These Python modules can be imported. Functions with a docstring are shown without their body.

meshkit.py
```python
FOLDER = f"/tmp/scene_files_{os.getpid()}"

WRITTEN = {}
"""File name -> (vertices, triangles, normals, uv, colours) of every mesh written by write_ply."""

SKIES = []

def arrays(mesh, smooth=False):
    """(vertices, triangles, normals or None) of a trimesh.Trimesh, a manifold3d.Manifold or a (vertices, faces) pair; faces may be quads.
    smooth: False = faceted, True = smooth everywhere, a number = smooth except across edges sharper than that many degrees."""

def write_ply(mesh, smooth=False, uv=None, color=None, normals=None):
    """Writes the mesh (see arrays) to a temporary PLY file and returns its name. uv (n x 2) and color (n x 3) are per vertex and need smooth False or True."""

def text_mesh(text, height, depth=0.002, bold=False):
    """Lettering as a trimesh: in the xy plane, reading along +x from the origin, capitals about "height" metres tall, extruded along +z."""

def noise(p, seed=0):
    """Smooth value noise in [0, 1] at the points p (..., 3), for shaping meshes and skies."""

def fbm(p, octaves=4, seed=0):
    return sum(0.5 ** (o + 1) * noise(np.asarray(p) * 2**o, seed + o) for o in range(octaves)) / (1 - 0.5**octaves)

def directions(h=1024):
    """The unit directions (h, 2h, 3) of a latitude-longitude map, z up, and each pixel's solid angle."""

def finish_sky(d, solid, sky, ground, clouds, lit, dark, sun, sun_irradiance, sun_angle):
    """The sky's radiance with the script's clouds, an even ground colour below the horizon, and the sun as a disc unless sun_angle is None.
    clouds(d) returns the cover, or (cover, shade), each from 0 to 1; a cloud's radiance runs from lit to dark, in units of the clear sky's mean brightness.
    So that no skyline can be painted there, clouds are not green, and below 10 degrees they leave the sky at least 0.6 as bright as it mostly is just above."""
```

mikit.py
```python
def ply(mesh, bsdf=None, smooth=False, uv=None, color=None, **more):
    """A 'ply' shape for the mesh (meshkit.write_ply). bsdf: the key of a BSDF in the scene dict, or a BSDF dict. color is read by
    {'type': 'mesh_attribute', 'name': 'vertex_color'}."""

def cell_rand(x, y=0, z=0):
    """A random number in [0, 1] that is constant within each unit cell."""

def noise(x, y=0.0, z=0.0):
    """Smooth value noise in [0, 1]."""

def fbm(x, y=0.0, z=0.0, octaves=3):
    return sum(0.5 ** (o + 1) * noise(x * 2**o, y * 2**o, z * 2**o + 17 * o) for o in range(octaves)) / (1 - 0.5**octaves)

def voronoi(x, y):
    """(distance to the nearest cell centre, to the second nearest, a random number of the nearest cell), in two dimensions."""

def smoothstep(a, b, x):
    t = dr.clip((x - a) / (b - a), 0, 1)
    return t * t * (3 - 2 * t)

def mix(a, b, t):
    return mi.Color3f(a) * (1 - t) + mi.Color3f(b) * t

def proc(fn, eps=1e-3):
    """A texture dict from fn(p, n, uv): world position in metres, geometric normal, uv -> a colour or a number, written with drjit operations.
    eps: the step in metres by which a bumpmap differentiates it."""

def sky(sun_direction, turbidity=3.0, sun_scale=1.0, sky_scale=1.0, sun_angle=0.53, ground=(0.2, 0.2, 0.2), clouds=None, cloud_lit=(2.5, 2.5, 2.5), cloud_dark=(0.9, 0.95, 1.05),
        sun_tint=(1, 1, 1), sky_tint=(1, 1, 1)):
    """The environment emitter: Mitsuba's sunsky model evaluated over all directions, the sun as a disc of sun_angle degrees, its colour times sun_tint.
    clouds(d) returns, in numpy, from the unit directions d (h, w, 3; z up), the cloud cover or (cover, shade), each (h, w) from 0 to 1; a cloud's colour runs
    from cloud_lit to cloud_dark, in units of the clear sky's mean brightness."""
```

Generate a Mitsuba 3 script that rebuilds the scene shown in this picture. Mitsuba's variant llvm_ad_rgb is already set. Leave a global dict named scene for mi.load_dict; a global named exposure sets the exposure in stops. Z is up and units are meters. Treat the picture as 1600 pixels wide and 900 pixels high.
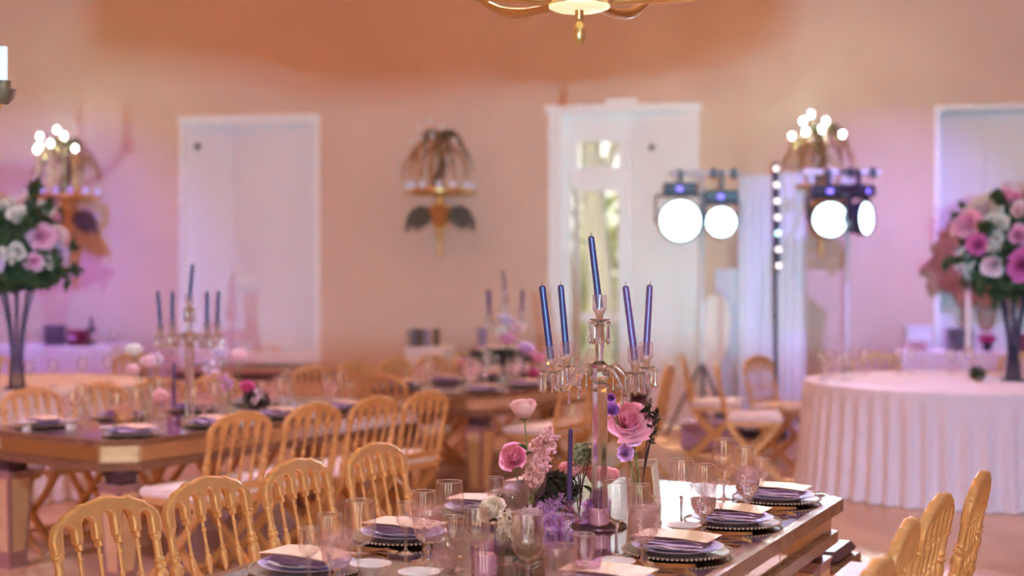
import math, numpy as np, trimesh, mitsuba as mi, mikit, meshkit
import drjit as dr
from mikit import noise, fbm, smoothstep, mix
from shapely.geometry import Polygon, Point, box as sbox
from shapely.ops import unary_union

# ------------------------------------------------------------------ camera, sky, large lights, exposure
exposure = -0.06
F, EYE, PITCH = 2100.0, 1.56, math.atan(16 / 2100)
T = mi.ScalarTransform4f
scene, labels = {}, {}
scene['camera'] = {'type': 'thinlens', 'fov': math.degrees(2 * math.atan(800 / F)), 'fov_axis': 'x', 'aperture_radius': 0.0165, 'focus_distance': 4.25,
                   'near_clip': 0.05, 'far_clip': 200.0,
                   'to_world': T().look_at(origin=[0, 0, EYE], target=[0, math.cos(PITCH), EYE - math.sin(PITCH)], up=[0, 0, 1])}
scene['sky'] = mikit.sky([-0.27, 0.78, 0.56], turbidity=4.0, sun_scale=7.0, sky_scale=6.0, ground=(0.35, 0.33, 0.25))
scene['sky']['sampling_weight'] = 9.0
TILT = math.radians(9)                                   # the far wall runs 9 degrees off the picture plane
UX, UY = np.array([math.cos(TILT), -math.sin(TILT)]), np.array([math.sin(TILT), math.cos(TILT)])
WALL = 14.03                                             # distance of the far wall along the room's own axis
ROOM = T().rotate([0, 0, 1], -9)


def rad(*c):
    return {'type': 'rgb', 'value': [float(x) for x in c]}


CANS = []


def spot(key, at, target, color, cutoff, beam=None, weight=1.0):
    d = {'type': 'spot', 'to_world': T().look_at(origin=list(map(float, at)), target=list(map(float, target)), up=[0, 0.1, 1]), 'intensity': rad(*color),
         'cutoff_angle': float(cutoff), 'sampling_weight': weight}
    if beam:
        d['beam_width'] = float(beam)
    scene[key] = d
    CANS.append((np.array(at, float), np.array(target, float)))


# unseen wash lights tinting the far wall, and added fills for door and tables
spot('wash_light_violet', (-4.6, 10.9, 4.5), (-5.3, 14.9, 1.25), (10, 9, 70), 27, 9, 6)  # unseen, placed to tint the left wall violet
spot('wash_light_pink', (-2.75, 12.0, 0.32), (-3.3, 14.7, 1.25), (2.4, .8, 3.0), 36, 12, 4)  # unseen, tints the wall by the left shutters pink
spot('wash_light_lilac', (2.6, 11.9, 0.32), (2.45, 13.8, 1.45), (.8, .9, 1.0), 40, 14, 3)  # unseen, gives the lilac tone around the drapes
spot('wash_light_rose', (3.7, 10.6, 4.4), (3.75, 13.55, 1.35), (20, 15, 58), 27, 9, 8)  # unseen, placed overhead to tint the right wall
spot('wash_light_door', (1.1, 11.7, 0.3), (1.75, 13.7, 2.3), (2.6, 5.2, 4.6), 42, 15, 3)  # fill added to brighten the white door leaf
spot('wash_light_front_right', (2.9, 4.0, 2.6), (3.05, 9.2, 0.45), (13, 22, 44), 19, 9, 8)  # added fill that cools the cloth of the right round table
spot('wash_light_front_left', (-5.2, 3.6, 4.3), (-2.2, 7.8, 0.5), (46, 30, 56), 27, 10, 3)  # added fill over the left mirror table
spot('wash_light_front_centre', (1.6, 0.2, 4.4), (0.1, 4.3, 0.7), (52, 56, 60), 32, 12, 3)  # added fill on the near chairs and place settings
# the beams of the four stage lights, which face the tables
spot('stage_beam_door', (1.60, 12.5, 2.07), (-1.6, 7.4, 0.8), (220, 160, 250), 24, 8, 2)
spot('stage_beam_left', (1.98, 12.45, 2.05), (0.1, 4.4, 0.75), (330, 250, 380), 17, 6, 2)
spot('stage_beam_right', (2.94, 12.3, 2.08), (0.9, 3.9, 0.75), (230, 180, 270), 17, 6, 2)
spot('stage_beam_side', (3.26, 12.25, 2.09), (2.6, 8.5, 0.3), (8, 9, 22), 30, 8, 2)
for _k, (_x, _z) in enumerate(((0, 0), (.016, .007), (-.016, -.007), (.007, -.016), (-.007, .016))):
    spot('wash_light_cool_%03d' % _k, (_x, -2.6, 1.62 + _z), (-0.2, 14.2, 2.9), (15, 41, 60), 26, 20, 3.0)  # unseen lamp behind the camera, gives the far wall its cool light

# ------------------------------------------------------------------ helpers
rng = np.random.default_rng(7)
cat = trimesh.util.concatenate


def M4(*ms):
    out = np.eye(4)
    for m in ms:
        out = out @ np.asarray(m, float)
    return out


def mv(x=0, y=0, z=0):
    m = np.eye(4); m[:3, 3] = x, y, z
    return m


def rz(deg):
    a = math.radians(deg); m = np.eye(4); m[:2, :2] = [[math.cos(a), -math.sin(a)], [math.sin(a), math.cos(a)]]
    return m


def rx(deg):
    a = math.radians(deg); m = np.eye(4); m[1:3, 1:3] = [[math.cos(a), -math.sin(a)], [math.sin(a), math.cos(a)]]
    return m


def ry(deg):
    a = math.radians(deg); m = np.eye(4); m[0, 0] = m[2, 2] = math.cos(a); m[0, 2] = math.sin(a); m[2, 0] = -math.sin(a)
    return m


def sc(x, y=None, z=None):
    return np.diag([x, x if y is None else y, x if z is None else z, 1.0])


def moved(mesh, m):
    c = mesh.copy(); c.apply_transform(m)
    return c


def direction(px, py):
    """The world direction of a point of the photograph."""
    dx, dz = (px - 800) / F, (450 - py) / F
    c, s = math.cos(PITCH), math.sin(PITCH)
    return np.array([dx, c + s * dz, c * dz - s])


def on(px, py, z=0.0):
    """The point at height z seen at that place."""
    d = direction(px, py); t = (z - EYE) / d[2]
    return np.array([d[0] * t, d[1] * t])


def deep(px, py, y):
    d = direction(px, py); t = y / d[1]
    return np.array([d[0] * t, y, EYE + d[2] * t])


def onwall(px, py, off=0.0):
    """(distance along the far wall, height) of the point seen there, off metres in front of the wall."""
    d = direction(px, py); t = (WALL - off) / (d[:2] @ UY)
    return (d[:2] * t) @ UX, EYE + d[2] * t


def room(a, b):
    return UX * a + UY * b


def lathe(prof, n=20, caps=True):
    p = np.array(prof, float)
    a = np.arange(n) * 2 * math.pi / n
    v, f, rings = [], [], []
    for r, z in p:
        if r < 1e-6:
            rings.append([len(v)] * n); v.append([0, 0, z])
        else:
            rings.append(list(range(len(v), len(v) + n))); v += [[r * math.cos(t), r * math.sin(t), z] for t in a]
    for A, B in zip(rings[:-1], rings[1:]):
        for i in range(n):
            j = (i + 1) % n
            if A[i] != A[j]:
                f.append([A[i], A[j], B[j]])
            if B[i] != B[j]:
                f.append([A[i], B[j], B[i]])
    m = trimesh.Trimesh(v, f, process=False)
    return m


def tube(pts, r, n=8):
    pts = np.array(pts, float); r = np.broadcast_to(np.array(r, float), (len(pts),))
    t = np.gradient(pts, axis=0); t /= np.linalg.norm(t, axis=1, keepdims=True) + 1e-12
    u = np.cross(t[0], [0, 0, 1.0] if abs(t[0][2]) < .9 else [1.0, 0, 0]); v, f = [], []
    for k in range(len(pts)):
        u = u - t[k] * (u @ t[k]); u /= np.linalg.norm(u); w = np.cross(t[k], u)
        for i in range(n):
            a = 2 * math.pi * i / n
            v.append(pts[k] + r[k] * (math.cos(a) * u + math.sin(a) * w))
    for k in range(len(pts) - 1):
        for i in range(n):
            j = (i + 1) % n
            f += [[k * n + i, k * n + j, k * n + n + j], [k * n + i, k * n + n + j, k * n + n + i]]
    b = len(v); v += [pts[0], pts[-1]]; e = (len(pts) - 1) * n
    for i in range(n):
        j = (i + 1) % n
        f += [[b, j, i], [b + 1, e + i, e + j]]
    return trimesh.Trimesh(v, f, process=False)


def curve(p, n=12):
    """A smooth curve through the points (Catmull-Rom)."""
    p = np.array(p, float); p = np.vstack([2 * p[0] - p[1], p, 2 * p[-1] - p[-2]]); out = []
    for i in range(1, len(p) - 2):
        for t in np.linspace(0, 1, n, endpoint=False):
            a, b, c, d = p[i - 1:i + 3]
            out.append(.5 * (2 * b + (c - a) * t + (2 * a - 5 * b + 4 * c - d) * t * t + (3 * b - a - 3 * c + d) * t ** 3))
    return np.array(out + [p[-2]])


def bx(x0, x1, y0, y1, z0, z1, b=0.0):
    """A box with chamfered edges."""
    if b <= 0:
        m = trimesh.creation.box((x1 - x0, y1 - y0, z1 - z0)); m.apply_translation(((x0 + x1) / 2, (y0 + y1) / 2, (z0 + z1) / 2))
        return m
    h = np.array([x1 - x0, y1 - y0, z1 - z0]) / 2; c = np.array([x0 + x1, y0 + y1, z0 + z1]) / 2
    b = min(b, .49 * 2 * h.min()); pts = []
    for s in np.ndindex(2, 2, 2):
        s = np.array(s) * 2 - 1
        for k in range(3):
            q = h - b; q[k] = h[k]; pts.append(c + s * q)
    return trimesh.convex.convex_hull(np.array(pts))


def bar(a, b, w, t, side=(1, 0, 0), bev=.003):
    """A straight bar of section w (across 'side') by t from a to b."""
    a, b = np.array(a, float), np.array(b, float); d = b - a; L = np.linalg.norm(d); d /= L
    s = np.array(side, float); s -= d * (s @ d); s /= np.linalg.norm(s); u = np.cross(d, s)
    m = bx(-w / 2, w / 2, -t / 2, t / 2, 0, L, bev); g = np.eye(4); g[:3, 0], g[:3, 1], g[:3, 2], g[:3, 3] = s, u, d, a
    m.apply_transform(g)
    return m


def extr(poly, h, z0=0.0):
    ms = [trimesh.creation.extrude_polygon(g, h, engine='earcut') for g in getattr(poly, 'geoms', [poly])]
    m = cat(ms) if len(ms) > 1 else ms[0]
    m.apply_translation((0, 0, z0))
    return m


def slabs(poly, t, r, n=4):
    """An extrusion of thickness t with edges rounded by r."""
    out = []
    for k in range(n):
        a = math.pi / 2 * k / (n - 1 + 1e-9); d, h = r * (1 - math.sin(a)), t - 2 * r * (1 - math.cos(a))
        out.append(extr(poly.buffer(-d, 4), h, (t - h) / 2) if d > 1e-6 else extr(poly, h, (t - h) / 2))
    return cat(out)


def rounded(poly, t, r, n=5, step=.004):
    """A plate of thickness t over a polygon without holes, its edges rounded by r."""
    L = poly.exterior.length; m = max(12, int(L / step)); ring = poly.exterior if poly.exterior.is_ccw else poly.exterior.reverse()
    p = np.array([ring.interpolate(L * k / m).coords[0] for k in range(m)])
    d = np.roll(p, -1, 0) - np.roll(p, 1, 0); d /= np.linalg.norm(d, axis=1, keepdims=True); nn = np.stack([d[:, 1], -d[:, 0]], 1)
    v, f = [], []
    prof = [(r * (1 - math.sin(a)), r * (1 - math.cos(a))) for a in np.linspace(0, math.pi / 2, n)]
    prof = prof + [(o, t - z) for o, z in reversed(prof)]
    for o, z in prof:
        q = p - nn * o; v += [(x, y, z) for x, y in q]
    for k in range(len(prof) - 1):
        for i in range(m):
            j = (i + 1) % m; f += [[k * m + i, k * m + j, k * m + m + j], [k * m + i, k * m + m + j, k * m + m + i]]
    pv, pf = trimesh.creation.triangulate_polygon(Polygon(p), engine='earcut'); tree_ = {tuple(np.round(q, 7)): i for i, q in enumerate(p)}
    top = (len(prof) - 1) * m
    for tri in pf:
        ix = [tree_.get(tuple(np.round(pv[k], 7))) for k in tri]
        if None in ix:
            continue
        a, b, cc = ix; s = np.cross(p[b] - p[a], p[cc] - p[a])
        if s < 0:
            b, cc = cc, b
        f += [[top + a, top + b, top + cc], [a, cc, b]]
    return trimesh.Trimesh(v, f, process=False)


def stand_up(mesh):
    """A plan drawn in x, y becomes an elevation in x, z; its thickness runs along +y."""
    return moved(mesh, np.array([[1, 0, 0, 0], [0, 0, 1, 0], [0, 1, 0, 0], [0, 0, 0, 1.0]]) @ sc(1, 1, 1)).copy()


def flipfix(m):
    m = m.copy(); m.invert()
    return m


def ico(r, sub=2, s=(1, 1, 1)):
    m = trimesh.creation.icosphere(subdivisions=sub, radius=r); m.apply_scale(s)
    return m


PLY = {}


def P(mesh, smooth=False):
    return mikit.ply(mesh, None, smooth)


def key_for(name):
    if name not in USED:
        USED[name] = 0
        return name
    USED[name] += 1
    return '%s_%03d' % (name, USED[name])


USED = {}


class Proto:
    """A kind of thing: its parts (path, ply dict, bsdf, own matrix, label), placed any number of times."""

    def __init__(self):
        self.parts, self.n = [], {}

    def add(self, name, mesh, bsdf, smooth=False, under=None, m=None, label=None):
        path = f'{under}__{name}' if under else name
        k = self.n.get(path, -1) + 1; self.n[path] = k
        path = path if k == 0 else '%s_%03d' % (path, k)
        self.parts.append((path, mesh if isinstance(mesh, dict) else P(mesh, smooth), bsdf, None if m is None else np.asarray(m), label))
        return path

    def place(self, name, label, category, m=None, group=None, swap=None, kind=None):
        key = key_for(name); labels[key] = {'label': label, 'category': category}
        if group:
            labels[key]['group'] = group
        if kind:
            labels[key]['kind'] = kind
        m = np.eye(4) if m is None else m
        for path, shape, bsdf, own, lab in self.parts:
            g = m if own is None else m @ own
            b = (swap or {}).get(bsdf, bsdf)
            scene[f'{key}__{path}' if path else key] = {**shape, 'bsdf': {'type': 'ref', 'id': 'mat_' + b}, 'to_world': T(np.ascontiguousarray(g))}
            if lab and path:
                labels[f'{key}__{path}'] = {'label': lab}
        return key


def single(name, mesh, bsdf, label, category, smooth=False, m=None, group=None, kind=None):
    p = Proto(); p.add('', mesh, bsdf, smooth)
    p.parts[0] = ('',) + p.parts[0][1:]
    return p.place(name, label, category, m, group, kind=kind)


def struct(name, mesh, bsdf, parent=None, smooth=False, m=None, label=None):
    key = f'{parent}__{name}' if parent else name
    n, base = 0, key
    while key in scene:
        n += 1; key = '%s_%03d' % (base, n)
    scene[key] = {**(mesh if isinstance(mesh, dict) else P(mesh, smooth)), 'bsdf': {'type': 'ref', 'id': 'mat_' + bsdf}}
    if m is not None:
        scene[key]['to_world'] = m if not isinstance(m, np.ndarray) else T(np.ascontiguousarray(m))
    if not parent:
        labels[key] = {'label': label or name.replace('_', ' '), 'kind': 'structure'}
    return key


# ------------------------------------------------------------------ materials
def mat(key, color, rough=.5, metallic=0.0, spec=.5, two=True, **more):
    b = {'type': 'principled', 'base_color': color if isinstance(color, dict) else rad(*color), 'roughness': rough, 'metallic': metallic, 'specular': spec, **more}
    scene['mat_' + key] = {'type': 'twosided', 'bsdf': b} if two else b


def tone(a, b, s, o=3):
    return mikit.proc(lambda p, n, uv: mix(mi.Color3f(*a), mi.Color3f(*b), smoothstep(.3, .7, fbm(p.x * s, p.y * s, p.z * s, o))))


mat('plaster', tone((.77, .545, .425), (.73, .515, .40), 1.3), .85)
mat('ceiling_paint', (.80, .74, .66), .9)
mat('floor_stone', mikit.proc(lambda p, n, uv: mix(mi.Color3f(.60, .39, .24), mi.Color3f(.49, .29, .16), smoothstep(.35, .65, fbm(p.x * 1.7, p.y * .9, 0, 4)))), .33, spec=.6)
mat('white_paint', (.90, .88, .88), .5)
mat('shutter_paint', (.80, .76, .77), .5)
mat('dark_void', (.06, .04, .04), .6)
mat('ledge_wood', (.42, .25, .18), .5)
mat('gold_paint', (.82, .53, .24), .30, .6)
mat('gold_wood', tone((.76, .48, .22), (.68, .41, .17), 9), .36, .45)
mat('gilt', (.85, .56, .22), .25, .9)
mat('gold_steel', (.80, .56, .30), .22, 1.0)
mat('bronze', (.16, .09, .05), .45, .5)
mat('palm_green', (.075, .055, .03), .5)
mat('cushion', tone((.83, .74, .72), (.77, .68, .67), 30), .8)
mat('white_cloth', (.80, .74, .75), .85, sheen=.3)
mat('porcelain', (.76, .76, .90), .18, spec=.6)  # white china, the lilac of the light put into its colour
mat('blue_plate', (.52, .52, .82), .2, spec=.6)  # white plate with the blue of the lighting put into its colour
mat('plum_plate', (.34, .24, .36), .25, spec=.6)
mat('napkin_lilac', (.62, .50, .74), .85, sheen=.4)
mat('menu_card', (.78, .62, .49), .55)
mat('table_wood', tone((.22, .11, .065), (.16, .08, .045), 22), .4, spec=.5)
mat('leg_frame', (.36, .20, .20), .35, .2)
mat('leg_collar', (.07, .035, .05), .4)
mat('antique_panel', tone((.72, .52, .32), (.66, .46, .28), 8), .35, .25)
scene['mat_mirror'] = {'type': 'twosided', 'bsdf': {'type': 'roughconductor', 'material': 'Ag', 'alpha': .012, 'specular_reflectance': rad(.80, .76, .76)}}
scene['mat_apron_mirror'] = {'type': 'twosided', 'bsdf': {'type': 'roughconductor', 'material': 'Ag', 'alpha': .03, 'specular_reflectance': rad(.84, .78, .72)}}
def glassy(key, ior, tint, haze, weight, share):
    gloss = {'type': 'twosided', 'bsdf': {'type': 'roughconductor', 'material': 'none', 'alpha': .022, 'specular_reflectance': rad(1, .97, .98)}}
    milk = {'type': 'principledthin', 'base_color': rad(*haze), 'roughness': .35, 'diff_trans': 1.0, 'spec_trans': 0.0, 'eta': 1.5}
    scene['mat_' + key] = {'type': 'blendbsdf', 'weight': weight, 'clear': {'type': 'thindielectric', 'int_ior': ior, 'specular_transmittance': rad(*tint)},
                           'film': {'type': 'blendbsdf', 'weight': share, 'gloss': gloss, 'milk': milk}}


glassy('clear_sheet', 1.5, (1, 1, 1), (.95, .90, .93), .10, .04)
glassy('pink_sheet', 1.5, (.97, .88, .89), (.93, .74, .77), .17, .36)
scene['mat_violet_sheet'] = {'type': 'thindielectric', 'int_ior': 1.7, 'specular_transmittance': rad(.80, .60, .84)}
scene['mat_pane_sheet'] = {'type': 'thindielectric', 'int_ior': 1.5}
scene['mat_crystal'] = {'type': 'roughdielectric', 'int_ior': 1.55, 'alpha': .03}
scene['mat_stem_crystal'] = {'type': 'dielectric', 'int_ior': 1.5}
scene['mat_water'] = {'type': 'dielectric', 'int_ior': 1.33}
mat('navy_wax', (.040, .028, .085), .38, .25, spec=.6)
mat('violet_wax', (.12, .045, .12), .38, .25, spec=.6)
mat('dark_wax', (.07, .04, .16), .35, .2)
mat('cream_wax', (.83, .76, .62), .5)
mat('glass_rim', (.90, .85, .88), .12, .75)  # silvery in place of glass, to imitate glints along the rims
mat('sconce_gold', (.42, .25, .10), .35, .7)
mat('wick', (.03, .025, .025), .8)
for _k, _c in dict(rose_blush=(.92, .70, .74), rose_pink=(.90, .47, .66), rose_peach=(.90, .52, .58), petal_white=(.86, .80, .74), petal_lilac=(.66, .40, .74), petal_violet=(.52, .25, .70),
                   petal_pale=(.78, .66, .80), astilbe_pink=(.82, .56, .60), petal_magenta=(.72, .16, .42), petal_orchid=(.78, .55, .80)).items():
    scene['mat_' + _k] = {'type': 'principledthin', 'base_color': rad(*_c), 'roughness': .6, 'diff_trans': .5, 'spec_trans': 0.0, 'eta': 1.3}
for _k, _c in dict(leaf_green=(.07, .10, .045), leaf_dark=(.05, .045, .035), leaf_garden=(.62, .66, .38), leaf_pale=(.30, .36, .22)).items():
    scene['mat_' + _k] = {'type': 'principledthin', 'base_color': rad(*_c), 'roughness': .5, 'diff_trans': .4, 'spec_trans': 0.0, 'eta': 1.4}
mat('stem_green', (.20, .26, .09), .5)
mat('twig', (.07, .035, .035), .6)
mat('black_stem', (.03, .025, .07), .25, .3, spec=.8)
mat('silver_glass', (.62, .56, .50), .15, .9)
mat('frame_mirror', (.80, .76, .76), .22, .8)
mat('dj_black', (.025, .02, .05), .35)
mat('truss_white', (.72, .70, .78), .4)
mat('scrim', (.78, .77, .85), .9)
mat('purple_case', (.42, .28, .55), .5)
mat('yellow_tape', (.75, .58, .08), .6)
mat('beige_board', (.80, .68, .60), .7)
mat('magenta_box', (.45, .02, .16), .4)
mat('dark_red', (.13, .012, .035), .35)
mat('carved_wood', tone((.36, .17, .085), (.27, .12, .06), 6), .5)
mat('frosted_disc', (.80, .82, .60), .45)
mat('lawn', tone((.40, .44, .22), (.34, .38, .2), 2), .9)
mat('bark_pale', (.72, .70, .68), .8)
mat('lamp_body', (.85, .82, .80), .4)

# ------------------------------------------------------------------ the room
XL, XR, YB, ZC = -9.4, 9.0, -5.0, 6.4


def hole(p0, p1):
    a0, z0 = onwall(*p0); a1, z1 = onwall(*p1)
    return min(a0, a1), max(a0, a1), min(z0, z1), max(z0, z1)


WL = hole((281, 188), (496, 576))
WR = hole((1461, 165), (1690, 560))
_d = hole((862, 170), (1088, 640)); DO = (_d[0], _d[1], 0.0, _d[3])
wall_poly = sbox(XL, 0, XR, ZC)
for a0, a1, z0, z1 in (WL, WR, DO):
    wall_poly = wall_poly.difference(sbox(a0, z0 if z0 > 0 else -.1, a1, z1))
TH = .5                                                  # the wall's thickness
struct('floor', bx(XL - .5, XR + .5, YB - .3, WALL + TH, -.12, 0), 'floor_stone', m=ROOM, label='polished tan stone floor of the ballroom')
struct('ceiling', bx(XL - .5, XR + .5, YB - .3, WALL + TH, ZC, ZC + .2), 'ceiling_paint', m=ROOM, label='plain pale ceiling')
wm = stand_up(extr(wall_poly, TH)); wm.invert(); wm.apply_translation((0, WALL, 0))
struct('wall_far', wm, 'plaster', m=ROOM, label='long warm plaster wall behind the tables')
struct('wall_left', bx(XL - .3, XL, YB, WALL + TH, 0, ZC), 'plaster', m=ROOM, label='plaster wall on the left')
struct('wall_right', bx(XR, XR + .3, YB, WALL + TH, 0, ZC), 'plaster', m=ROOM, label='plaster wall on the right')
back = sbox(XL, 0, XR, ZC)
BW = [(-4.9, -3.7), (-0.6, 0.6), (3.7, 4.9)]
for a0, a1 in BW:
    back = back.difference(sbox(a0, 1.2, a1, 4.2))
bm = stand_up(extr(back, .3)); bm.invert(); bm.apply_translation((0, YB - .3, 0))
struct('wall_near', bm, 'plaster', m=ROOM, label='plaster wall behind the camera with three unseen tall windows')
for i, (a0, a1) in enumerate(BW):                        # unseen windows behind the camera, sized and tuned to light the tables
    k = struct('window_%d' % (i + 4), cat([bx(a0, a0 + .07, YB - .2, YB - .1, 1.2, 4.2), bx(a1 - .07, a1, YB - .2, YB - .1, 1.2, 4.2), bx(a0, a1, YB - .2, YB - .1, 1.2, 1.27),
               bx(a0, a1, YB - .2, YB - .1, 4.13, 4.2), bx(a0, a1, YB - .2, YB - .1, 2.9, 2.96), bx((a0 + a1) / 2 - .03, (a0 + a1) / 2 + .03, YB - .2, YB - .1, 1.2, 4.2)]), 'white_paint', m=ROOM, label='unseen tall window behind the camera that lights the tables')
    pane = trimesh.Trimesh([[a0, YB - .22, 1.2], [a1, YB - .22, 1.2], [a1, YB - .22, 4.2], [a0, YB - .22, 4.2]], [[0, 2, 1], [0, 3, 2]], process=False)
    scene[k + '__pane'] = {**P(pane), 'to_world': ROOM, 'bsdf': {'type': 'ref', 'id': 'mat_white_paint'}, 'emitter': {'type': 'area', 'radiance': rad(5.0, 5.2, 3.8), 'sampling_weight': 4.0}}


def panelled(x0, x1, z0, z1, t=.035, rails=(.12, .5, .88), stile=.07):
    """A flat painted leaf with recessed fields between its rails, in x, z; thickness along y."""
    body = sbox(x0, z0, x1, z1); h = z1 - z0; zs = [z0 + h * r for r in (.03, *[.5], .97)]
    fields = [sbox(x0 + stile, a + .05, x1 - stile, b - .05) for a, b in zip(zs[:-1], zs[1:])]
    m1 = stand_up(extr(body.difference(unary_union(fields)), t)); m2 = stand_up(extr(body, t * .5)); m1.invert(); m2.invert()
    m2.apply_translation((0, t * .25, 0))
    return cat([m1, m2])


def shutter(parent, name, hinge, width, z0, z1, ang, mat_='shutter_paint', flip=1):
    leaf = panelled(0, width, z0, z1)
    return struct(name, leaf, mat_, parent, m=T(np.ascontiguousarray(np.asarray(ROOM.matrix) @ M4(mv(*hinge, 0), rz(ang), sc(flip, 1, 1)))))


# left window: four shutter leaves, two of them folded forward off the left jamb
a0, a1, z0, z1 = WL
w1 = struct('window_1', cat([bx(a0, a0 + .05, WALL - .02, WALL + .06, z0, z1 + .03), bx(a1 - .03, a1 + .03, WALL - .02, WALL + .06, z0, z1 + .03), bx(a0 - .02, a1 + .03, WALL - .02, WALL + .06, z1 - .03, z1 + .04)]),
            'white_paint', m=ROOM, label='tall window on the left closed with pale inside shutters')
struct('backing', bx(a0, a1, WALL + .34, WALL + .40, z0, z1), 'white_paint', w1, m=ROOM)
struct('head', bx(a0, a1, WALL + .06, WALL + .34, z1 - .06, z1 - .02), 'white_paint', w1, m=ROOM)
W4 = (a1 - a0)
shutter(w1, 'shutter', (a0 + .03, WALL + .05), W4 * .36, z0 + .03, z1 - .06, 28)
shutter(w1, 'shutter', (a0 + .03 + W4 * .31, WALL + .27), W4 * .24, z0 + .03, z1 - .06, -6)
shutter(w1, 'shutter', (a0 + W4 * .555, WALL + .20), W4 * .22, z0 + .03, z1 - .03, 3)
shutter(w1, 'shutter', (a0 + W4 * .775, WALL + .212), W4 * .22, z0 + .03, z1 - .03, -3)
struct('knob', moved(ico(.035, 2), mv(a0 + .17, WALL + .09, z1 - .28)), 'bronze', w1, True, ROOM)
struct('bolt_handle', bx(a0 + W4 * .30, a0 + W4 * .50, WALL + .17, WALL + .20, z0 + .92, z0 + .96, .008), 'white_paint', w1, m=ROOM)
struct('bottom_rail', bx(a0 + .55, a1 - .02, WALL + .10, WALL + .18, z0 + .04, z0 + .20, .01), 'white_paint', w1, m=ROOM)
struct('sill', bx(a0 - .05, a1 + .22, WALL - .28, WALL + .34, z0 - .05, z0, .01), 'ledge_wood', w1, m=ROOM)
struct('trim_1', bx(a0 - .05, a1 + .22, WALL - .24, WALL, 0, z0 - .12), 'plaster', m=ROOM, label='low boxed recess under the left window ledge')
struct('slot', bx(a0 + .02, a1 + .14, WALL - .23, WALL - .02, z0 - .12, z0 - .05), 'dark_void', 'trim_1', m=ROOM)  # solid near-black band under the ledge
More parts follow.
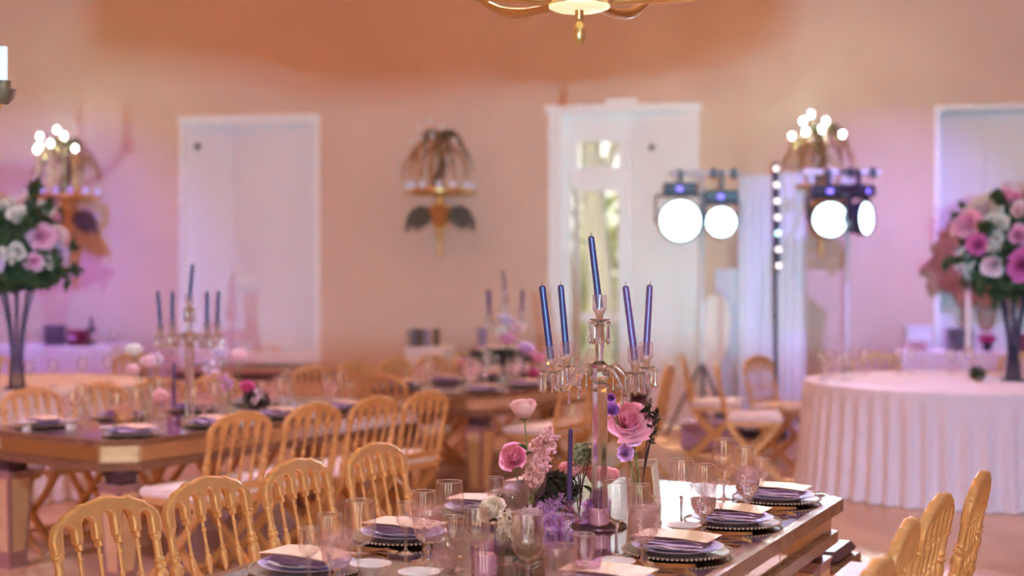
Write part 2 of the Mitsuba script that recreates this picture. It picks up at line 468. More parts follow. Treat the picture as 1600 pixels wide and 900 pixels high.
# right window
a0, a1, z0, z1 = WR
w2 = struct('window_2', cat([bx(a0, a0 + .05, WALL - .01, WALL + .05, z0, z1), bx(a1 - .05, a1, WALL - .01, WALL + .05, z0, z1), bx(a0, a1, WALL - .01, WALL + .05, z1 - .05, z1)]),
            'white_paint', m=ROOM, label='tall window on the right closed with lilac lit shutters')
struct('backing', bx(a0, a1, WALL + .30, WALL + .36, z0, z1), 'white_paint', w2, m=ROOM)
for q in range(3):
    shutter(w2, 'shutter', (a0 + .04 + q * .48, WALL + .16 + .02 * (q % 2)), .475, z0 + .03, z1 - .06, (2, -2, 2)[q])
struct('baseboard_far', cat([bx(XL, WL[0] - .05, WALL - .025, WALL, 0, .16, .006), bx(WL[1] + .22, DO[0] - .1, WALL - .025, WALL, 0, .16, .006), bx(DO[1] + .1, XR, WALL - .025, WALL, 0, .16, .006)]), 'plaster', m=ROOM, label='plain skirting of the far wall')

# French door: casing, glazed leaf with transom, white panelled shutter leaf folded over the right half
a0, a1, z0, z1 = DO
d1 = struct('door_1', cat([bx(a0 - .03, a0 + .10, WALL - .03, WALL + .12, 0, z1), bx(a1 - .06, a1 + .03, WALL - .03, WALL + .12, 0, z1), bx(a0 - .06, a1 + .05, WALL - .05, WALL + .12, z1 - .05, z1 + .03)]),
            'white_paint', m=ROOM, label='tall white French door with a transom, ajar to the bright garden')
dm = a0 + (a1 - a0) * .515                               # where the glazed half ends
tz = onwall(920, 280)[1]                                 # transom bar
struct('jamb', cat([bx(a0 + .10, a0 + .19, WALL + .12, WALL + .22, 0, z1), bx(a0 + .10, a1, WALL + .12, WALL + .22, z1 - .28, z1 - .05), bx(dm - .02, dm + .07, WALL + .12, WALL + .22, 0, z1 - .2), bx(a0 + .12, dm, WALL + .12, WALL + .24, tz - .05, tz + .08)]), 'white_paint', d1, m=ROOM)
lz = onwall(930, 497)[1]
struct('glazed_leaf', cat([bx(a0 + .21, a0 + .28, WALL + .15, WALL + .20, .05, tz - .05), bx(dm - .09, dm - .02, WALL + .15, WALL + .20, .05, tz - .05), bx(a0 + .21, dm - .02, WALL + .15, WALL + .20, .05, .45),
                           bx(a0 + .21, dm - .02, WALL + .15, WALL + .20, lz - .05, lz + .05), bx(a0 + .21, dm - .02, WALL + .15, WALL + .20, tz - .12, tz - .05)]), 'white_paint', d1, m=ROOM)
for zz in ((.45, lz - .05), (lz + .05, tz - .12)):
    struct('pane', bx(a0 + .28, dm - .09, WALL + .172, WALL + .176, *zz), 'pane_sheet', d1, m=ROOM)
struct('transom_frame', cat([bx(a0 + .19, a0 + .26, WALL + .15, WALL + .20, tz + .08, z1 - .27), bx(dm - .09, dm, WALL + .15, WALL + .20, tz + .08, z1 - .27), bx(a0 + .19, dm, WALL + .15, WALL + .20, tz + .08, tz + .14), bx(a0 + .19, dm, WALL + .15, WALL + .20, z1 - .34, z1 - .27)]), 'white_paint', d1, m=ROOM)
struct('transom_pane', bx(a0 + .26, dm - .07, WALL + .172, WALL + .176, tz + .14, z1 - .34), 'pane_sheet', d1, m=ROOM)
struct('hinge_post', bx(a0 + .235, a0 + .255, WALL + .135, WALL + .15, .4, tz - .1), 'ledge_wood', d1, m=ROOM)
leaf = panelled(0, (a1 - dm) * .99, .02, z1 - .09, .045)
struct('shutter_leaf', leaf, 'white_paint', d1, m=T(np.ascontiguousarray(np.asarray(ROOM.matrix) @ M4(mv(dm + .05, WALL + .10, 0), rz(-14)))))
struct('leaf_knob', moved(ico(.03, 2), mv(dm + .27, WALL + .02, z1 - .42)), 'bronze', d1, True, ROOM)
# little blank sign over the door
a, z = onwall(971, 160)
single('door_sign', bx(a - .17, a + .17, WALL - .05, WALL, z - .045, z + .045, .01), 'white_paint', 'small blank white emergency light box above the French door', 'sign', m=np.asarray(ROOM.matrix))

# the garden behind the door
struct('garden_ground', bx(-30, 30, WALL + TH, WALL + 40, -.30, -.12), 'lawn', m=ROOM, label='pale sunny lawn behind the French door')


def leaves(center, radii, count, size, seed, bsdf, shell=.55):
    g = np.random.default_rng(seed); d = g.normal(size=(count, 3)); d /= np.linalg.norm(d, axis=1, keepdims=True)
    c = np.array(center) + d * np.array(radii) * (shell + (1 - shell) * g.random((count, 1)) ** .5)
    n = d + g.normal(size=(count, 3)) * .5; n /= np.linalg.norm(n, axis=1, keepdims=True)
    u = np.cross(n, g.normal(size=(count, 3))); u /= np.linalg.norm(u, axis=1, keepdims=True); w = np.cross(n, u)
    s = size * (.6 + .8 * g.random((count, 1)))
    v = np.stack([c - u * s, c + w * s * .38 + n * s * .12, c + u * s, c - w * s * .38 + n * s * .12, c - u * s * .1 - n * s * .02], 1).reshape(-1, 3)
    o = np.arange(count)[:, None] * 5
    f = np.concatenate([o + q for q in ([0, 1, 4], [1, 2, 4], [2, 3, 4], [3, 0, 4])], 0)
    return trimesh.Trimesh(v, f, process=False)


for i, (x, y, h, w) in enumerate(((0.1, 23, 2.2, 1.7), (2.3, 21, 1.5, 1.3), (1.3, 29, 4.2, 2.2), (3.6, 26, 3.6, 2.0), (-1.6, 27, 4.2, 2.2))):
    pr = Proto(); pr.add('foliage', leaves((0, 0, h * .52), (w, 1.2, h * .5), 1500, .16, 40 + i, ''), 'leaf_garden')
    pr.add('stem', tube([(0, 0, -.13), (0.03, 0, h * .5)], .06, 6), 'twig')
    pr.place('garden_shrub', ('round light green shrub behind the glazed door', 'low green shrub behind the open door gap', 'tall pale green bush deep in the garden', 'tall green bush at the right of the garden', 'tall green bush at the left of the garden')[i], 'shrub', mv(x, y, 0))
pr = Proto(); pr.add('trunk', tube(curve([(0, 0, -.13), (.05, 0, 1.2), (-.06, 0, 2.6), (-.2, 0, 5.5)]), np.linspace(.21, .13, 37), 12), 'bark_pale', 50)
pr.add('branch', tube(curve([(-.05, 0, 2.6), (.3, 0, 3.6), (.6, 0, 5.0)]), .07, 8), 'bark_pale', 50)
pr.place('birch_tree', 'pale birch trunk standing in front of the glazed door', 'tree', mv(1.16, 18.2, 0))

# ------------------------------------------------------------------ lamps
ROOM_M = np.asarray(ROOM.matrix, float)


def emitter(key, color, weight=1.0):
    scene[key]['emitter'] = {'type': 'area', 'radiance': rad(*color), 'sampling_weight': float(weight)}


# the chandelier over the front table: only its underside reaches into the picture
CH = np.array([0.235, 4.7])
ch = Proto()
ch.add('rod', lathe([(0, 2.50), (.030, 2.50), (.022, 2.60), (.05, 2.72), (.03, 2.86), (.07, 3.0), (.025, 3.14), (.018, 3.4), (.016, 6.40), (0, 6.40)], 16), 'gilt', 50)
ch.add('finial', lathe([(0, 2.368), (.008, 2.372), (.020, 2.388), (.0245, 2.408), (.022, 2.43), (.012, 2.448), (.008, 2.455), (.015, 2.462), (.015, 2.490), (.020, 2.500), (0, 2.51)], 20), 'gilt', 50)
ch.add('glass_disc', lathe([(0, 2.492), (.085, 2.494), (.106, 2.502), (.108, 2.508), (.09, 2.513), (0, 2.513)], 40), 'frosted_disc', 40)
rb = lathe([(.10, 2.512), (.17, 2.548), (.27, 2.60), (.36, 2.66), (.40, 2.70), (.405, 2.72), (.39, 2.72), (.35, 2.68), (.26, 2.62), (.16, 2.565), (.10, 2.53)], 96)
_a = np.arctan2(rb.vertices[:, 1], rb.vertices[:, 0]); rb.vertices[:, 2] += .006 * np.abs(np.sin(_a * 16)) * np.hypot(rb.vertices[:, 0], rb.vertices[:, 1]) / .3
ch.add('ribbed_bowl', rb, 'gold_steel', 30)
for k in range(6):
    a = 60 * k + 3
    arm = moved(tube(curve([(.09, 0, 2.522), (.22, 0, 2.535), (.36, 0, 2.545), (.50, 0, 2.575), (.66, 0, 2.65), (.80, 0, 2.76), (.84, 0, 2.82)], 6), [*np.linspace(.012, .022, 16), *np.linspace(.022, .010, 21)], 10), M4(rz(a), mv(0, 0, 0)))
    q = ch.add('arm', arm, 'gilt', 50)
    top = M4(rz(a), mv(.84, 0, 2.82))
    ch.add('candle_cup', lathe([(0, -.03), (.02, -.03), (.035, -.01), (.045, .02), (.028, .022), (.026, .05), (0, .05)], 14), 'bronze', 40, q, top)
    ch.add('sleeve', lathe([(0, .05), (.016, .05), (.016, .17), (0, .17)], 12), 'scrim', 40, q, top)
    ch.add('bulb', lathe([(0, .17), (.020, .18), (.031, .205), (.026, .24), (.010, .275), (0, .285)], 12), 'lamp_body', True, q, top)
main_ch = ch.place('chandelier', 'gilded chandelier with a pale glass disc and teardrop finial hanging over the front table', 'chandelier', mv(CH[0], CH[1], 0))
side_ch = ch.place('chandelier', 'gilded chandelier at the left edge of which one candle arm shows', 'chandelier', M4(mv(-2.625, 4.72, -.62), rz(-3)))
scene.pop(side_ch + '__arm__bulb')
emitter(main_ch + '__glass_disc', (.60, .60, .32), .2)
scene[side_ch + '__rod_001'] = {**P(lathe([(0, 5.8), (.016, 5.8), (.016, 6.40), (0, 6.40)], 10)), 'bsdf': {'type': 'ref', 'id': 'mat_gilt'}, 'to_world': T().translate([-2.625, 4.72, 0])}
for key in (main_ch, side_ch):
    for p in list(scene):
        if p.startswith(key + '__arm') and '__bulb' in p and not (key == side_ch and '__arm__' in p):
            emitter(p, (150, 105, 60), .6)
# two unseen alabaster bowl lamps, placed to light the upper wall warmly
for i, (x, y) in enumerate(((-3.3, 10.2), (2.5, 9.6))):
    pl = Proto()
    bowl = lathe([(0, 4.55), (.16, 4.57), (.27, 4.64), (.34, 4.75), (.36, 4.85), (.33, 4.85), (.25, 4.68), (0, 4.6)], 24)
    pl.add('bowl', bowl, 'lamp_body', 40); pl.add('rod', lathe([(0, 4.6), (.012, 4.6), (.012, 6.4), (0, 6.4)], 8), 'gilt')
    k = pl.place('pendant_lamp', ('unseen alabaster bowl lamp that lights the upper left wall', 'unseen alabaster bowl lamp that lights the upper right wall')[i], 'lamp', mv(x, y, 0))
    emitter(k + '__bowl', (21, 5.6, .4), 4.0)
# unseen flood light behind the camera, placed to light the far wall
ws = Proto()
ws.add('pole', lathe([(0, 0), (.018, 0), (.018, 1.5), (0, 1.5)], 8), 'dj_black')
ws.add('lamp_can', lathe([(0, 0), (.09, .0), (.11, .06), (.11, .2), (.10, .2), (.10, .07), (0, .05)], 20), 'dj_black', 40, None, M4(mv(0.0, -.30, 1.62), rx(-90)))
ws.place('flood_light', 'unseen black flood light behind the camera, lighting the far wall', 'lamp', mv(0, -2.6, 0))
FY = -1.3                                                # unseen flag, shaped so its shadow darkens the top of the wall


def flag_point(px, py):
    a, z = onwall(px, py); w = room(a, WALL); s = np.array([0.0, -2.6, 1.62]); d = np.array([w[0], w[1], z]) - s; t = (FY - s[1]) / d[1]
    q = s + d * t
    return q[0], q[2]


fp = [flag_point(*p) for p in ((132, -160), (132, 80), (150, 92), (260, 100), (400, 112), (480, 138), (620, 146), (760, 134), (1000, 126), (1090, 112), (1170, 92), (1215, 60), (1235, 20), (1240, -160))]
fl = stand_up(extr(Polygon(fp), .004)); fl.apply_translation((0, FY, 0))
fx = np.array(fp)[:, 0].mean()
lo = [flag_point(*p) for p in ((-400, 545), (2000, 545))]
lowf = bx(lo[0][0], lo[1][0], FY - .02, FY - .016, lo[0][1] - .55, lo[0][1])
pf = Proto(); pf.add('flag', fl, 'dj_black'); pf.add('lower_flag', lowf, 'dj_black')  # lower flag added to keep the lamp off the tables
for x in (lo[0][0] + .02, lo[1][0] - .02):
    pf.add('pole', lathe([(0, 0), (.012, 0), (.012, 2.9), (0, 2.9)], 8), 'dj_black', False, None, mv(x, FY - .03, 0))
pf.add('crossbar', bx(lo[0][0], lo[1][0], FY - .02, FY - .004, max(p[1] for p in fp) - .03, max(p[1] for p in fp)), 'dj_black')
pf.place('light_flag', 'unseen black flag behind the camera that shades the upper wall', 'flag')

# ------------------------------------------------------------------ palm sconces
sn = Proto()
sn.add('backplate', lathe([(0, -.66), (.018, -.655), (.026, -.62), (.02, -.5), (.035, -.42), (.05, -.36), (.04, -.33), (0, -.33)], 14), 'gilt', 50)
sn.add('urn', lathe([(0, -.36), (.055, -.35), (.10, -.25), (.125, -.17), (.14, -.15), (.10, -.13), (.05, -.10), (.045, -.02), (.09, 0.0), (0, 0)], 18), 'gilt', 50)
sn.add('tray', cat([lathe([(.30, .0), (.355, .0), (.365, .02), (.36, .045), (.335, .05), (.32, .02), (.30, .02)], 32), lathe([(.05, 0), (.12, .0), (.12, .015), (.05, .015)], 20), *[moved(bx(.1, .31, -.012, .012, 0, .014), rz(45 * k)) for k in range(8)]]), 'gilt', 40)
sn.add('palm_trunk', tube(curve([(0, 0, 0), (-.02, 0, .14), (.02, 0, .30), (-.01, 0, .48), (.0, 0, .60)]), np.linspace(.06, .028, 49), 10), 'palm_green', 50)
for k in range(16):
    a = 22.5 * k + 8; h = (.60, .50, .42)[k % 3]; r = (.26, .34, .38)[k % 3]
    fr = tube(curve([(.02, 0, h - .06), (r * .35, 0, h + .06), (r * .75, 0, h + .0), (r, 0, h - .16), (r * 1.02, 0, h - .28)], 6), [*np.linspace(.006, .011, 13), *np.linspace(.011, .003, 12)], 6)
    sn.add('frond', moved(fr, rz(a)), 'bronze' if k % 2 else 'sconce_gold', 40)
for k in range(5):
    leafp = ribbon = tube(curve([(0, 0, .46), (.05, 0, .60), (.13, 0, .62), (.19, 0, .52)], 6), [*np.linspace(.01, .03, 10), *np.linspace(.03, .004, 9)], 6)
    sn.add('palm_leaf', moved(leafp, M4(rz(72 * k + 20), sc(1, 1.4, 1))), 'palm_green', 40)
for s in (-1, 1):
    th = np.linspace(0, 1, 14); pts = []
    up = [(.06, -.22), (.12, -.13), (.22, -.11), (.31, -.16), (.36, -.26), (.37, -.36), (.345, -.40)]
    dn = [(.325, -.35), (.30, -.29), (.285, -.38), (.26, -.31), (.235, -.40), (.215, -.31), (.185, -.37), (.17, -.30), (.135, -.33), (.12, -.27), (.07, -.27)]
    pg = Polygon([(s * x, z) for x, z in up + dn])
    lf = stand_up(slabs(pg, .05, .02, 3)); lf.invert()
    sn.add('acanthus_leaf', lf, 'palm_green', False, None, mv(0, -.02, 0))
BULBS = [(-.29, -.08, .54), (-.19, -.2, .67), (-.10, 0, .76), (.035, -.1, .68), (-.165, -.26, .56), (-.015, -.30, .58), (.19, -.16, .54)]
for (x, y, z) in BULBS:
    q = sn.add('candle_tube', tube([(x * .96, y, .02), (x, y, z - .05)], .0075, 6), 'gold_steel', 40)
    sn.add('bulb', lathe([(0, z - .035), (.012, z - .032), (.021, z - .018), (.024, z), (.020, z + .016), (.010, z + .026), (0, z + .029)], 12), 'lamp_body', True, q, mv(x, y, 0))
for a in (200, 225, 250, 280, 305, 335, 20, 160):
    sn.add('tray_cup', lathe([(0, .04), (.026, .04), (.032, .09), (.028, .12), (.02, .12), (0, .1)], 10), 'porcelain', 40, None, M4(rz(a), mv(.335, 0, 0)))
SC = []
for i, (px, py) in enumerate(((104, 312), (688, 304), (1283, 298))):
    a, z = onwall(px, py, .38); w = room(a, WALL - .40)
    SC.append(sn.place('palm_sconce', ('gilt palm tree wall sconce with lit bulbs at the left, above the tall flowers', 'unlit gilt and dark palm tree wall sconce in the middle of the wall',
                                       'gilt palm tree wall sconce with lit bulbs at the right, above the stage lights')[i], 'wall sconce', M4(mv(w[0], w[1], z), rz(-9))))
for k in (SC[0], SC[2]):
    for p in list(scene):
        if p.startswith(k + '__candle_tube') and '__bulb' in p:
            emitter(p, (80, 108, 74), .5)
# wall brackets of the sconces
for k, i in zip(SC, range(3)):
    m = np.asarray(scene[k + '__urn']['to_world'].matrix)
    scene[k + '__bracket'] = {**P(bx(-.03, .03, 0, .40, -.30, -.24, .006)), 'bsdf': {'type': 'ref', 'id': 'mat_gilt'}, 'to_world': T(np.ascontiguousarray(m))}

# ------------------------------------------------------------------ chairs
BK = M4(mv(0, -.195, .47), rx(-math.degrees(math.atan2(-.075, .37)) - 0))      # the back's own plane: x, up along it in z, thickness in y
BK = M4(mv(0, -.195, .47), rx(math.degrees(math.atan2(.075, .37))))


def turned(L, r, beads):
    """A turned member of length L: base radius r and swellings (place, radius, half length)."""
    z = np.linspace(0, L, 57); rr = np.full_like(z, r)
    for c, R, h in beads:
        rr = np.maximum(rr, r + (R - r) * np.sqrt(np.clip(1 - ((z - c * L) / h) ** 2, 0, 1)))
    return lathe([(0, 0), *zip(rr, z), (0, L)], 10)


def make_chair(body, cushion='cushion'):
    c = Proto()
    us = np.array([-.192, -.116, -.039, .039, .116, .192])
    half = [(.213, .30), (.216, .335), (.208, .365), (.192, .384), (.172, .392), (.158, .408), (.118, .420), (.098, .432), (.070, .430), (.040, .437), (0, .443)]
    top = half + [(-x, z) for x, z in reversed(half[:-1])]
    crest = Polygon(top + [(-.213, .296), (.213, .296)])
    arches = []
    for i in range(5):
        u0, u1 = us[i] + .0155, us[i + 1] - .0155; m = (u0 + u1) / 2; r = (u1 - u0) / 2; h = (.352, .366, .372, .366, .352)[i]
        arches += [sbox(u0, .2, u1, h), Point(m, h).buffer(r, 10)]
        arches.append(sbox(u0 - (.008 if i > 0 else 0), .2, u1 + (.008 if i < 4 else 0), .318))
    crest = crest.difference(unary_union(arches)).buffer(-.002).buffer(.002)
    cm = stand_up(rounded(crest, .032, .010, 5)); cm.invert(); cm.apply_translation((0, -.015, 0))
    cm.vertices[:, 1] -= .9 * cm.vertices[:, 0] ** 2 * 0 + 0
    c.add('crest_rail', cm, body, 50, None, BK)
    post = turned(.300, .0135, [(.97, .019, .008), (.72, .0175, .006), (.66, .0205, .010), (.53, .0225, .026), (.44, .019, .008), (.39, .0215, .007), (.35, .0205, .006), (.31, .0215, .006), (.20, .0225, .024), (.10, .019, .008), (.03, .020, .01)])
    for s in (-1, 1):
        c.add('post', post, body, 40, None, M4(BK, mv(s * .196, 0, .0)))
    sp = turned(.275, .0062, [(.97, .0105, .006), (.80, .0095, .004), (.56, .0095, .004), (.53, .0085, .003), (.43, .0125, .022), (.33, .0095, .004), (.17, .011, .018), (.08, .0095, .004)])
    for u in us[1:5]:
        c.add('spindle', sp, body, 40, None, M4(BK, mv(u, 0, .05)))
    c.add('lower_rail', moved(bx(-.19, .19, -.011, .011, .028, .062, .005), BK), body)
    fr = extr(Polygon([(-.205, -.2), (.205, -.2), (.215, .21), (-.215, .21)]).difference(Polygon([(-.165, -.16), (.165, -.16), (.172, .17), (-.172, .17)])), .034, .428)
    c.add('seat_frame', fr, body)
    c.add('cushion', rounded(Polygon([(-.20, -.19), (.20, -.19), (.212, .215), (-.212, .215)]).buffer(.012), .058, .026, 6, .012), cushion, 60, None, mv(0, 0, .455))
    for s in (-1, 1):
        c.add('front_leg', tube_bar([(s * .196, -.190, .49), (s * .196, -.165, .40), (s * .196, .0, .20), (s * .196, .235, 0)], .024, .038), body)
    for s in (-1, 1):
        c.add('rear_leg', tube_bar([(s * .168, .195, .44), (s * .168, .05, .27), (s * .168, -.25, 0)], .024, .034), body)
    c.add('stretcher', bar((-.196, .165, .06), (.196, .165, .06), .022, .022, (0, 0, 1)), body)
    c.add('stretcher', bar((-.168, -.19, .055), (.168, -.19, .055), .022, .022, (0, 0, 1)), body)
    return c


def tube_bar(pts, w, t):
    """A bar of rectangular section that follows a line in a plane of constant x."""
    p = curve(pts, 5); d = np.gradient(p, axis=0); d /= np.linalg.norm(d, axis=1, keepdims=True)
    n = np.cross(d, [1.0, 0, 0]); v = []
    for q, u in zip(p, n):
        for a, b in ((-1, -1), (1, -1), (1, 1), (-1, 1)):
            v.append(q + np.array([1.0, 0, 0]) * a * w / 2 + u * b * t / 2)
    f = []
    for k in range(len(p) - 1):
        for i in range(4):
            j = (i + 1) % 4
            f += [[4 * k + i, 4 * k + j, 4 * k + 4 + j], [4 * k + i, 4 * k + 4 + j, 4 * k + 4 + i]]
    e = 4 * (len(p) - 1); f += [[0, 2, 1], [0, 3, 2], [e, e + 1, e + 2], [e, e + 2, e + 3]]
    m = trimesh.Trimesh(v, f, process=False); m.fix_normals()
    return m


near_chair, far_chair = make_chair('gold_paint'), make_chair('gold_wood')


def chair(x, y, face, label, group, proto=None, s=1.0):
    """face: the direction that a sitter looks, in degrees from +y clockwise."""
    return (proto or far_chair).place('banquet_chair', label, 'chair', M4(mv(x, y, 0), rz(-face), sc(s)), group)


# ------------------------------------------------------------------ mirrored tables
def octagon(w, l, c):
    return Polygon([(-w / 2 + c, -l / 2), (w / 2 - c, -l / 2), (w / 2, -l / 2 + c), (w / 2, l / 2 - c), (w / 2 - c, l / 2), (-w / 2 + c, l / 2), (-w / 2, l / 2 - c), (-w / 2, -l / 2 + c)])


def mirror_table(w, l, c, label, m, near=False, top=.75):
    t = Proto(); o = octagon(w, l, c); e = .045 if near else .028; a0 = top - e; a1 = a0 - (.075 if near else .088); a2 = a1 - .04
    t.add('tabletop', extr(o.buffer(-.035, join_style=2), .012, top - .0115), 'mirror')
    t.add('top_moulding', extr(o.difference(o.buffer(-.035, join_style=2)), e, a0), 'table_wood')
    t.add('underboard', extr(o.buffer(-.03, join_style=2), .012, a0 + .004), 'table_wood')
    q = list(o.buffer(-.045, join_style=2).exterior.coords)
    for p0, p1 in zip(q[:-1], q[1:]):
        p0, p1 = np.array(p0), np.array(p1); L = np.linalg.norm(p1 - p0); n = max(1, round(L / .62))
        for k in range(n):
            s0, s1 = p0 + (p1 - p0) * k / n, p0 + (p1 - p0) * (k + 1) / n; u = (p1 - p0) / L
            t.add('apron_panel', bar((*(s0 + u * .002), (a0 + a1) / 2), (*(s1 - u * .002), (a0 + a1) / 2), a0 - a1, .012, (0, 0, 1), .002), 'apron_mirror')
    t.add('lower_moulding', extr(o.buffer(-.018, join_style=2).difference(o.buffer(-.085, join_style=2)), .04, a2), 'table_wood')
    for sx in (-1, 1):
        for sy in (-1, 1):
            x, y = sx * (w / 2 - .14), sy * (l / 2 - .14); g = mv(x, y, 0) @ rz(45 if c > .2 else 0)
            h = a2 - .07; ww, wb = .078, .052

            def taper(r0, r1, z0, z1):
                v = [(-r0, -r0, z0), (r0, -r0, z0), (r0, r0, z0), (-r0, r0, z0), (-r1, -r1, z1), (r1, -r1, z1), (r1, r1, z1), (-r1, r1, z1)]
                return trimesh.convex.convex_hull(np.array(v))
            k = t.add('leg', cat([taper(wb, ww, .03, h - .01), taper(ww + .005, ww + .005, h - .012, h), taper(wb + .012, wb + .008, 0, .03)]), 'leg_frame', False, None, g)
            t.add('collar', cat([taper(.052, .060, h, a2), taper(.066, .066, h + .045, h + .055)]), 'leg_collar', False, k, g)
            for r in range(4):
                pv = [(-wb * .68, -wb - .002, .07), (wb * .68, -wb - .002, .07), (ww * .72, -ww - .002, h - .04), (-ww * .72, -ww - .002, h - .04)]
                pv = np.array(pv + [(x_, y_ + .006, z_) for x_, y_, z_ in pv])
                t.add('mirror_panel', trimesh.convex.convex_hull(pv), 'antique_panel', False, k, g @ rz(90 * r))
    return t.place('mirror_table', label, 'table', m)


A1 = 27.0                                                # the front table runs 27 degrees to the right of the view
D1, N1 = np.array([math.sin(math.radians(A1)), math.cos(math.radians(A1))]), np.array([math.cos(math.radians(A1)), -math.sin(math.radians(A1))])
P0 = np.array([-.21, 4.86]); W1 = 1.24; O1 = P0 + .5 * W1 * N1 - .68 * D1
mirror_table(W1, 3.04, .13, 'long mirror topped banquet table in the foreground set with crystal and pink flowers', M4(mv(*O1, 0), rz(-A1)), True)
A2 = 34.0
D2, N2 = np.array([math.sin(math.radians(A2)), math.cos(math.radians(A2))]), np.array([math.cos(math.radians(A2)), -math.sin(math.radians(A2))])
W2, L2 = 1.16, 2.6
C2 = np.array([-1.843, 6.70])                            # its near right corner, past the chamfer
O2 = C2 - N2 * W2 / 2 + D2 * (L2 / 2 - .16)
mirror_table(W2, L2, .16, 'mirror sided banquet table at the left with crystal and flowers on it', M4(mv(*O2, 0), rz(-A2)))
C3 = np.array([-.10, 9.35]); O3 = C3 - N2 * W2 / 2 + D2 * (L2 / 2 - .16)
mirror_table(W2, L2, .16, 'mirror sided banquet table in the middle distance behind the crystal candelabra', M4(mv(*O3, 0), rz(-A2)))

# chairs of the front table
for i, (t, dx, tw) in enumerate(((-1.21, .0, 2), (-.735, .0, 0), (-.23, .0, -2), (.287, .0, 0))):
    b = P0 + D1 * t - N1 * (.255 + dx)
    chair(*b, 90 + A1 + tw, ('gold spindle back chair nearest the bottom left corner', 'gold spindle back chair, second along the left side of the front table',
                             'gold spindle back chair, third along the left side of the front table', 'gold spindle back chair farthest along the left side of the front table')[i], 'chairs along the left side of the front table', near_chair)
for i, (px, py) in enumerate(((1521, 737), (1456, 771), (1402, 812), (1352, 872))):
    q = on(px, py, .9); b = q - N1 * .25
    chair(*b, -90 + A1 + (0, 2, -2, 0)[i], ('gold spindle back chair standing at the far right beside the front table', 'gold spindle back chair second from the far end right of the front table',
                                             'gold spindle back chair third from the far end right of the front table', 'gold chair cut by the bottom edge on the right side of the front table')[i], 'chairs along the right side of the front table', near_chair)
# chairs of the left table
qa = on(373, 642, .9)
for i, t in enumerate((0, .53, 1.02, 1.50)):
    b = qa - N2 * .25 + D2 * t
    chair(*b, -90 + A2 + (0, 1, -1, 0)[i], ('gold chair with a white seat nearest along the right side of the left mirror table', 'gold chair second along the right side of the left mirror table',
                                              'gold chair third along the right side of the left mirror table', 'gold chair at the far right corner of the left mirror table')[i], 'chairs along the right side of the left mirror table')
for i, t in enumerate((.06, .56, 1.06, 1.56, 2.06)):
    b = C2 - N2 * (W2 + .22) + D2 * t
    chair(*b, 90 + A2, ('gold chair behind the left mirror table cut by the left edge', 'gold chair facing us behind the glasses at the left end of the left mirror table', 'gold chair facing us, third behind the left mirror table',
                        'gold chair facing us behind the flowers of the left mirror table', 'gold chair farthest behind the left mirror table by its crystal candelabra')[i], 'chairs along the far side of the left mirror table')
# chairs of the middle table
for i, (t, tw) in enumerate(((.36, 0), (.84, 0), (1.42, -18))):
    b = C3 + N2 * (.16 if i < 2 else .30) + D2 * t
    chair(*b, -90 + A2 + tw, ('gold chair under the crystal pendants at the near right of the middle table', 'gold chair second on the right of the middle table',                               'gold chair seen sideways in front of the white door leaf')[i], 'chairs along the right side of the middle table')
for i, t in enumerate((-.08, .42, .92, 1.42, 1.92)):
    b = C3 - N2 * (W2 + .24) + D2 * t
    chair(*b, 90 + A2, ('gold chair seen frontally left of the middle table, nearest its corner', 'gold chair behind the middle table, second from the left', 'gold chair behind the middle table in front of the small buffet',
                        'gold chair behind the middle table and its flowers', 'gold chair farthest behind the middle table')[i], 'chairs along the far side of the middle table')
b = C3 - N2 * .60 - D2 * .26
chair(*b, A2, 'gold chair pushed under the near end of the middle table', None)
# chairs of the round tables
for i, (x, y, f) in enumerate(((1.86, 10.42, 97), (2.28, 11.22, 135), (1.75, 11.55, 100), (3.2, 11.62, 185), (4.4, 11.60, 205), (-3.35, 11.55, 190), (-4.45, 11.35, 160))):
    chair(x, y, f, ('gold folding chair seen sideways at the left of the white skirted round table', 'gold chair behind the sideways one, touching the round table cloth', 'gold chair in front of the white drapes behind two other chairs',
                    'gold chair behind the row of glasses on the round table', 'gold chair behind the tall right flowers at the round table', 'gold chair in front of the left buffet', 'gold chair at the left edge in front of the left buffet')[i],
          'chairs around the white round tables')


# ------------------------------------------------------------------ skirted tables
def skirted(cx, cy, R, h, label, seed, pleats=58):
    g = np.random.default_rng(seed); n = pleats * 10; a = np.arange(n) * 2 * math.pi / n
    ph = np.cumsum(.5 + g.random(n)); ph = ph / ph[-1] * 2 * math.pi * pleats
    amp = .6 + .8 * np.interp(np.arange(n), np.arange(0, n + 40, 40), g.random(len(np.arange(0, n + 40, 40))))
    w = np.sin(ph); prof = [(0, h, 0), (R * .6, h, 0), (R - .04, h, 0), (R - .008, h - .004, 0), (R + .002, h - .02, .0), (R + .004, h - .06, .002), (R + .008, h - .10, .007), (R + .014, h - .20, .016), (R + .024, h * .5, .025), (R + .04, .10, .034), (R + .055, .006, .040)]
    v, f = [], []
    for r, z, k in prof:
        rr = r + k * w * amp
        v += [(cx + q * math.cos(t), cy + q * math.sin(t), z) for q, t in zip(rr, a)]
    for k in range(len(prof) - 1):
        for i in range(n):
            j = (i + 1) % n; f += [[k * n + i, k * n + n + j, k * n + j], [k * n + i, k * n + n + i, k * n + n + j]]
    cl = trimesh.Trimesh(v, f, process=False)
    t = Proto(); t.add('tabletop', lathe([(0, h - .03), (R - .02, h - .03), (R - .02, h - .006), (0, h - .006)], 48), 'table_wood', False, None, mv(cx, cy, 0))
    for k in range(4):
        t.add('leg', lathe([(0, 0), (.022, 0), (.022, h - .03), (0, h - .03)], 8), 'bronze', False, None, mv(cx + .55 * R * math.cos(k * 1.57 + .7), cy + .55 * R * math.sin(k * 1.57 + .7), 0))
    t.place('round_table', label[0], 'table')
    single('tablecloth', cl, 'white_cloth', label[1], 'tablecloth', 40)


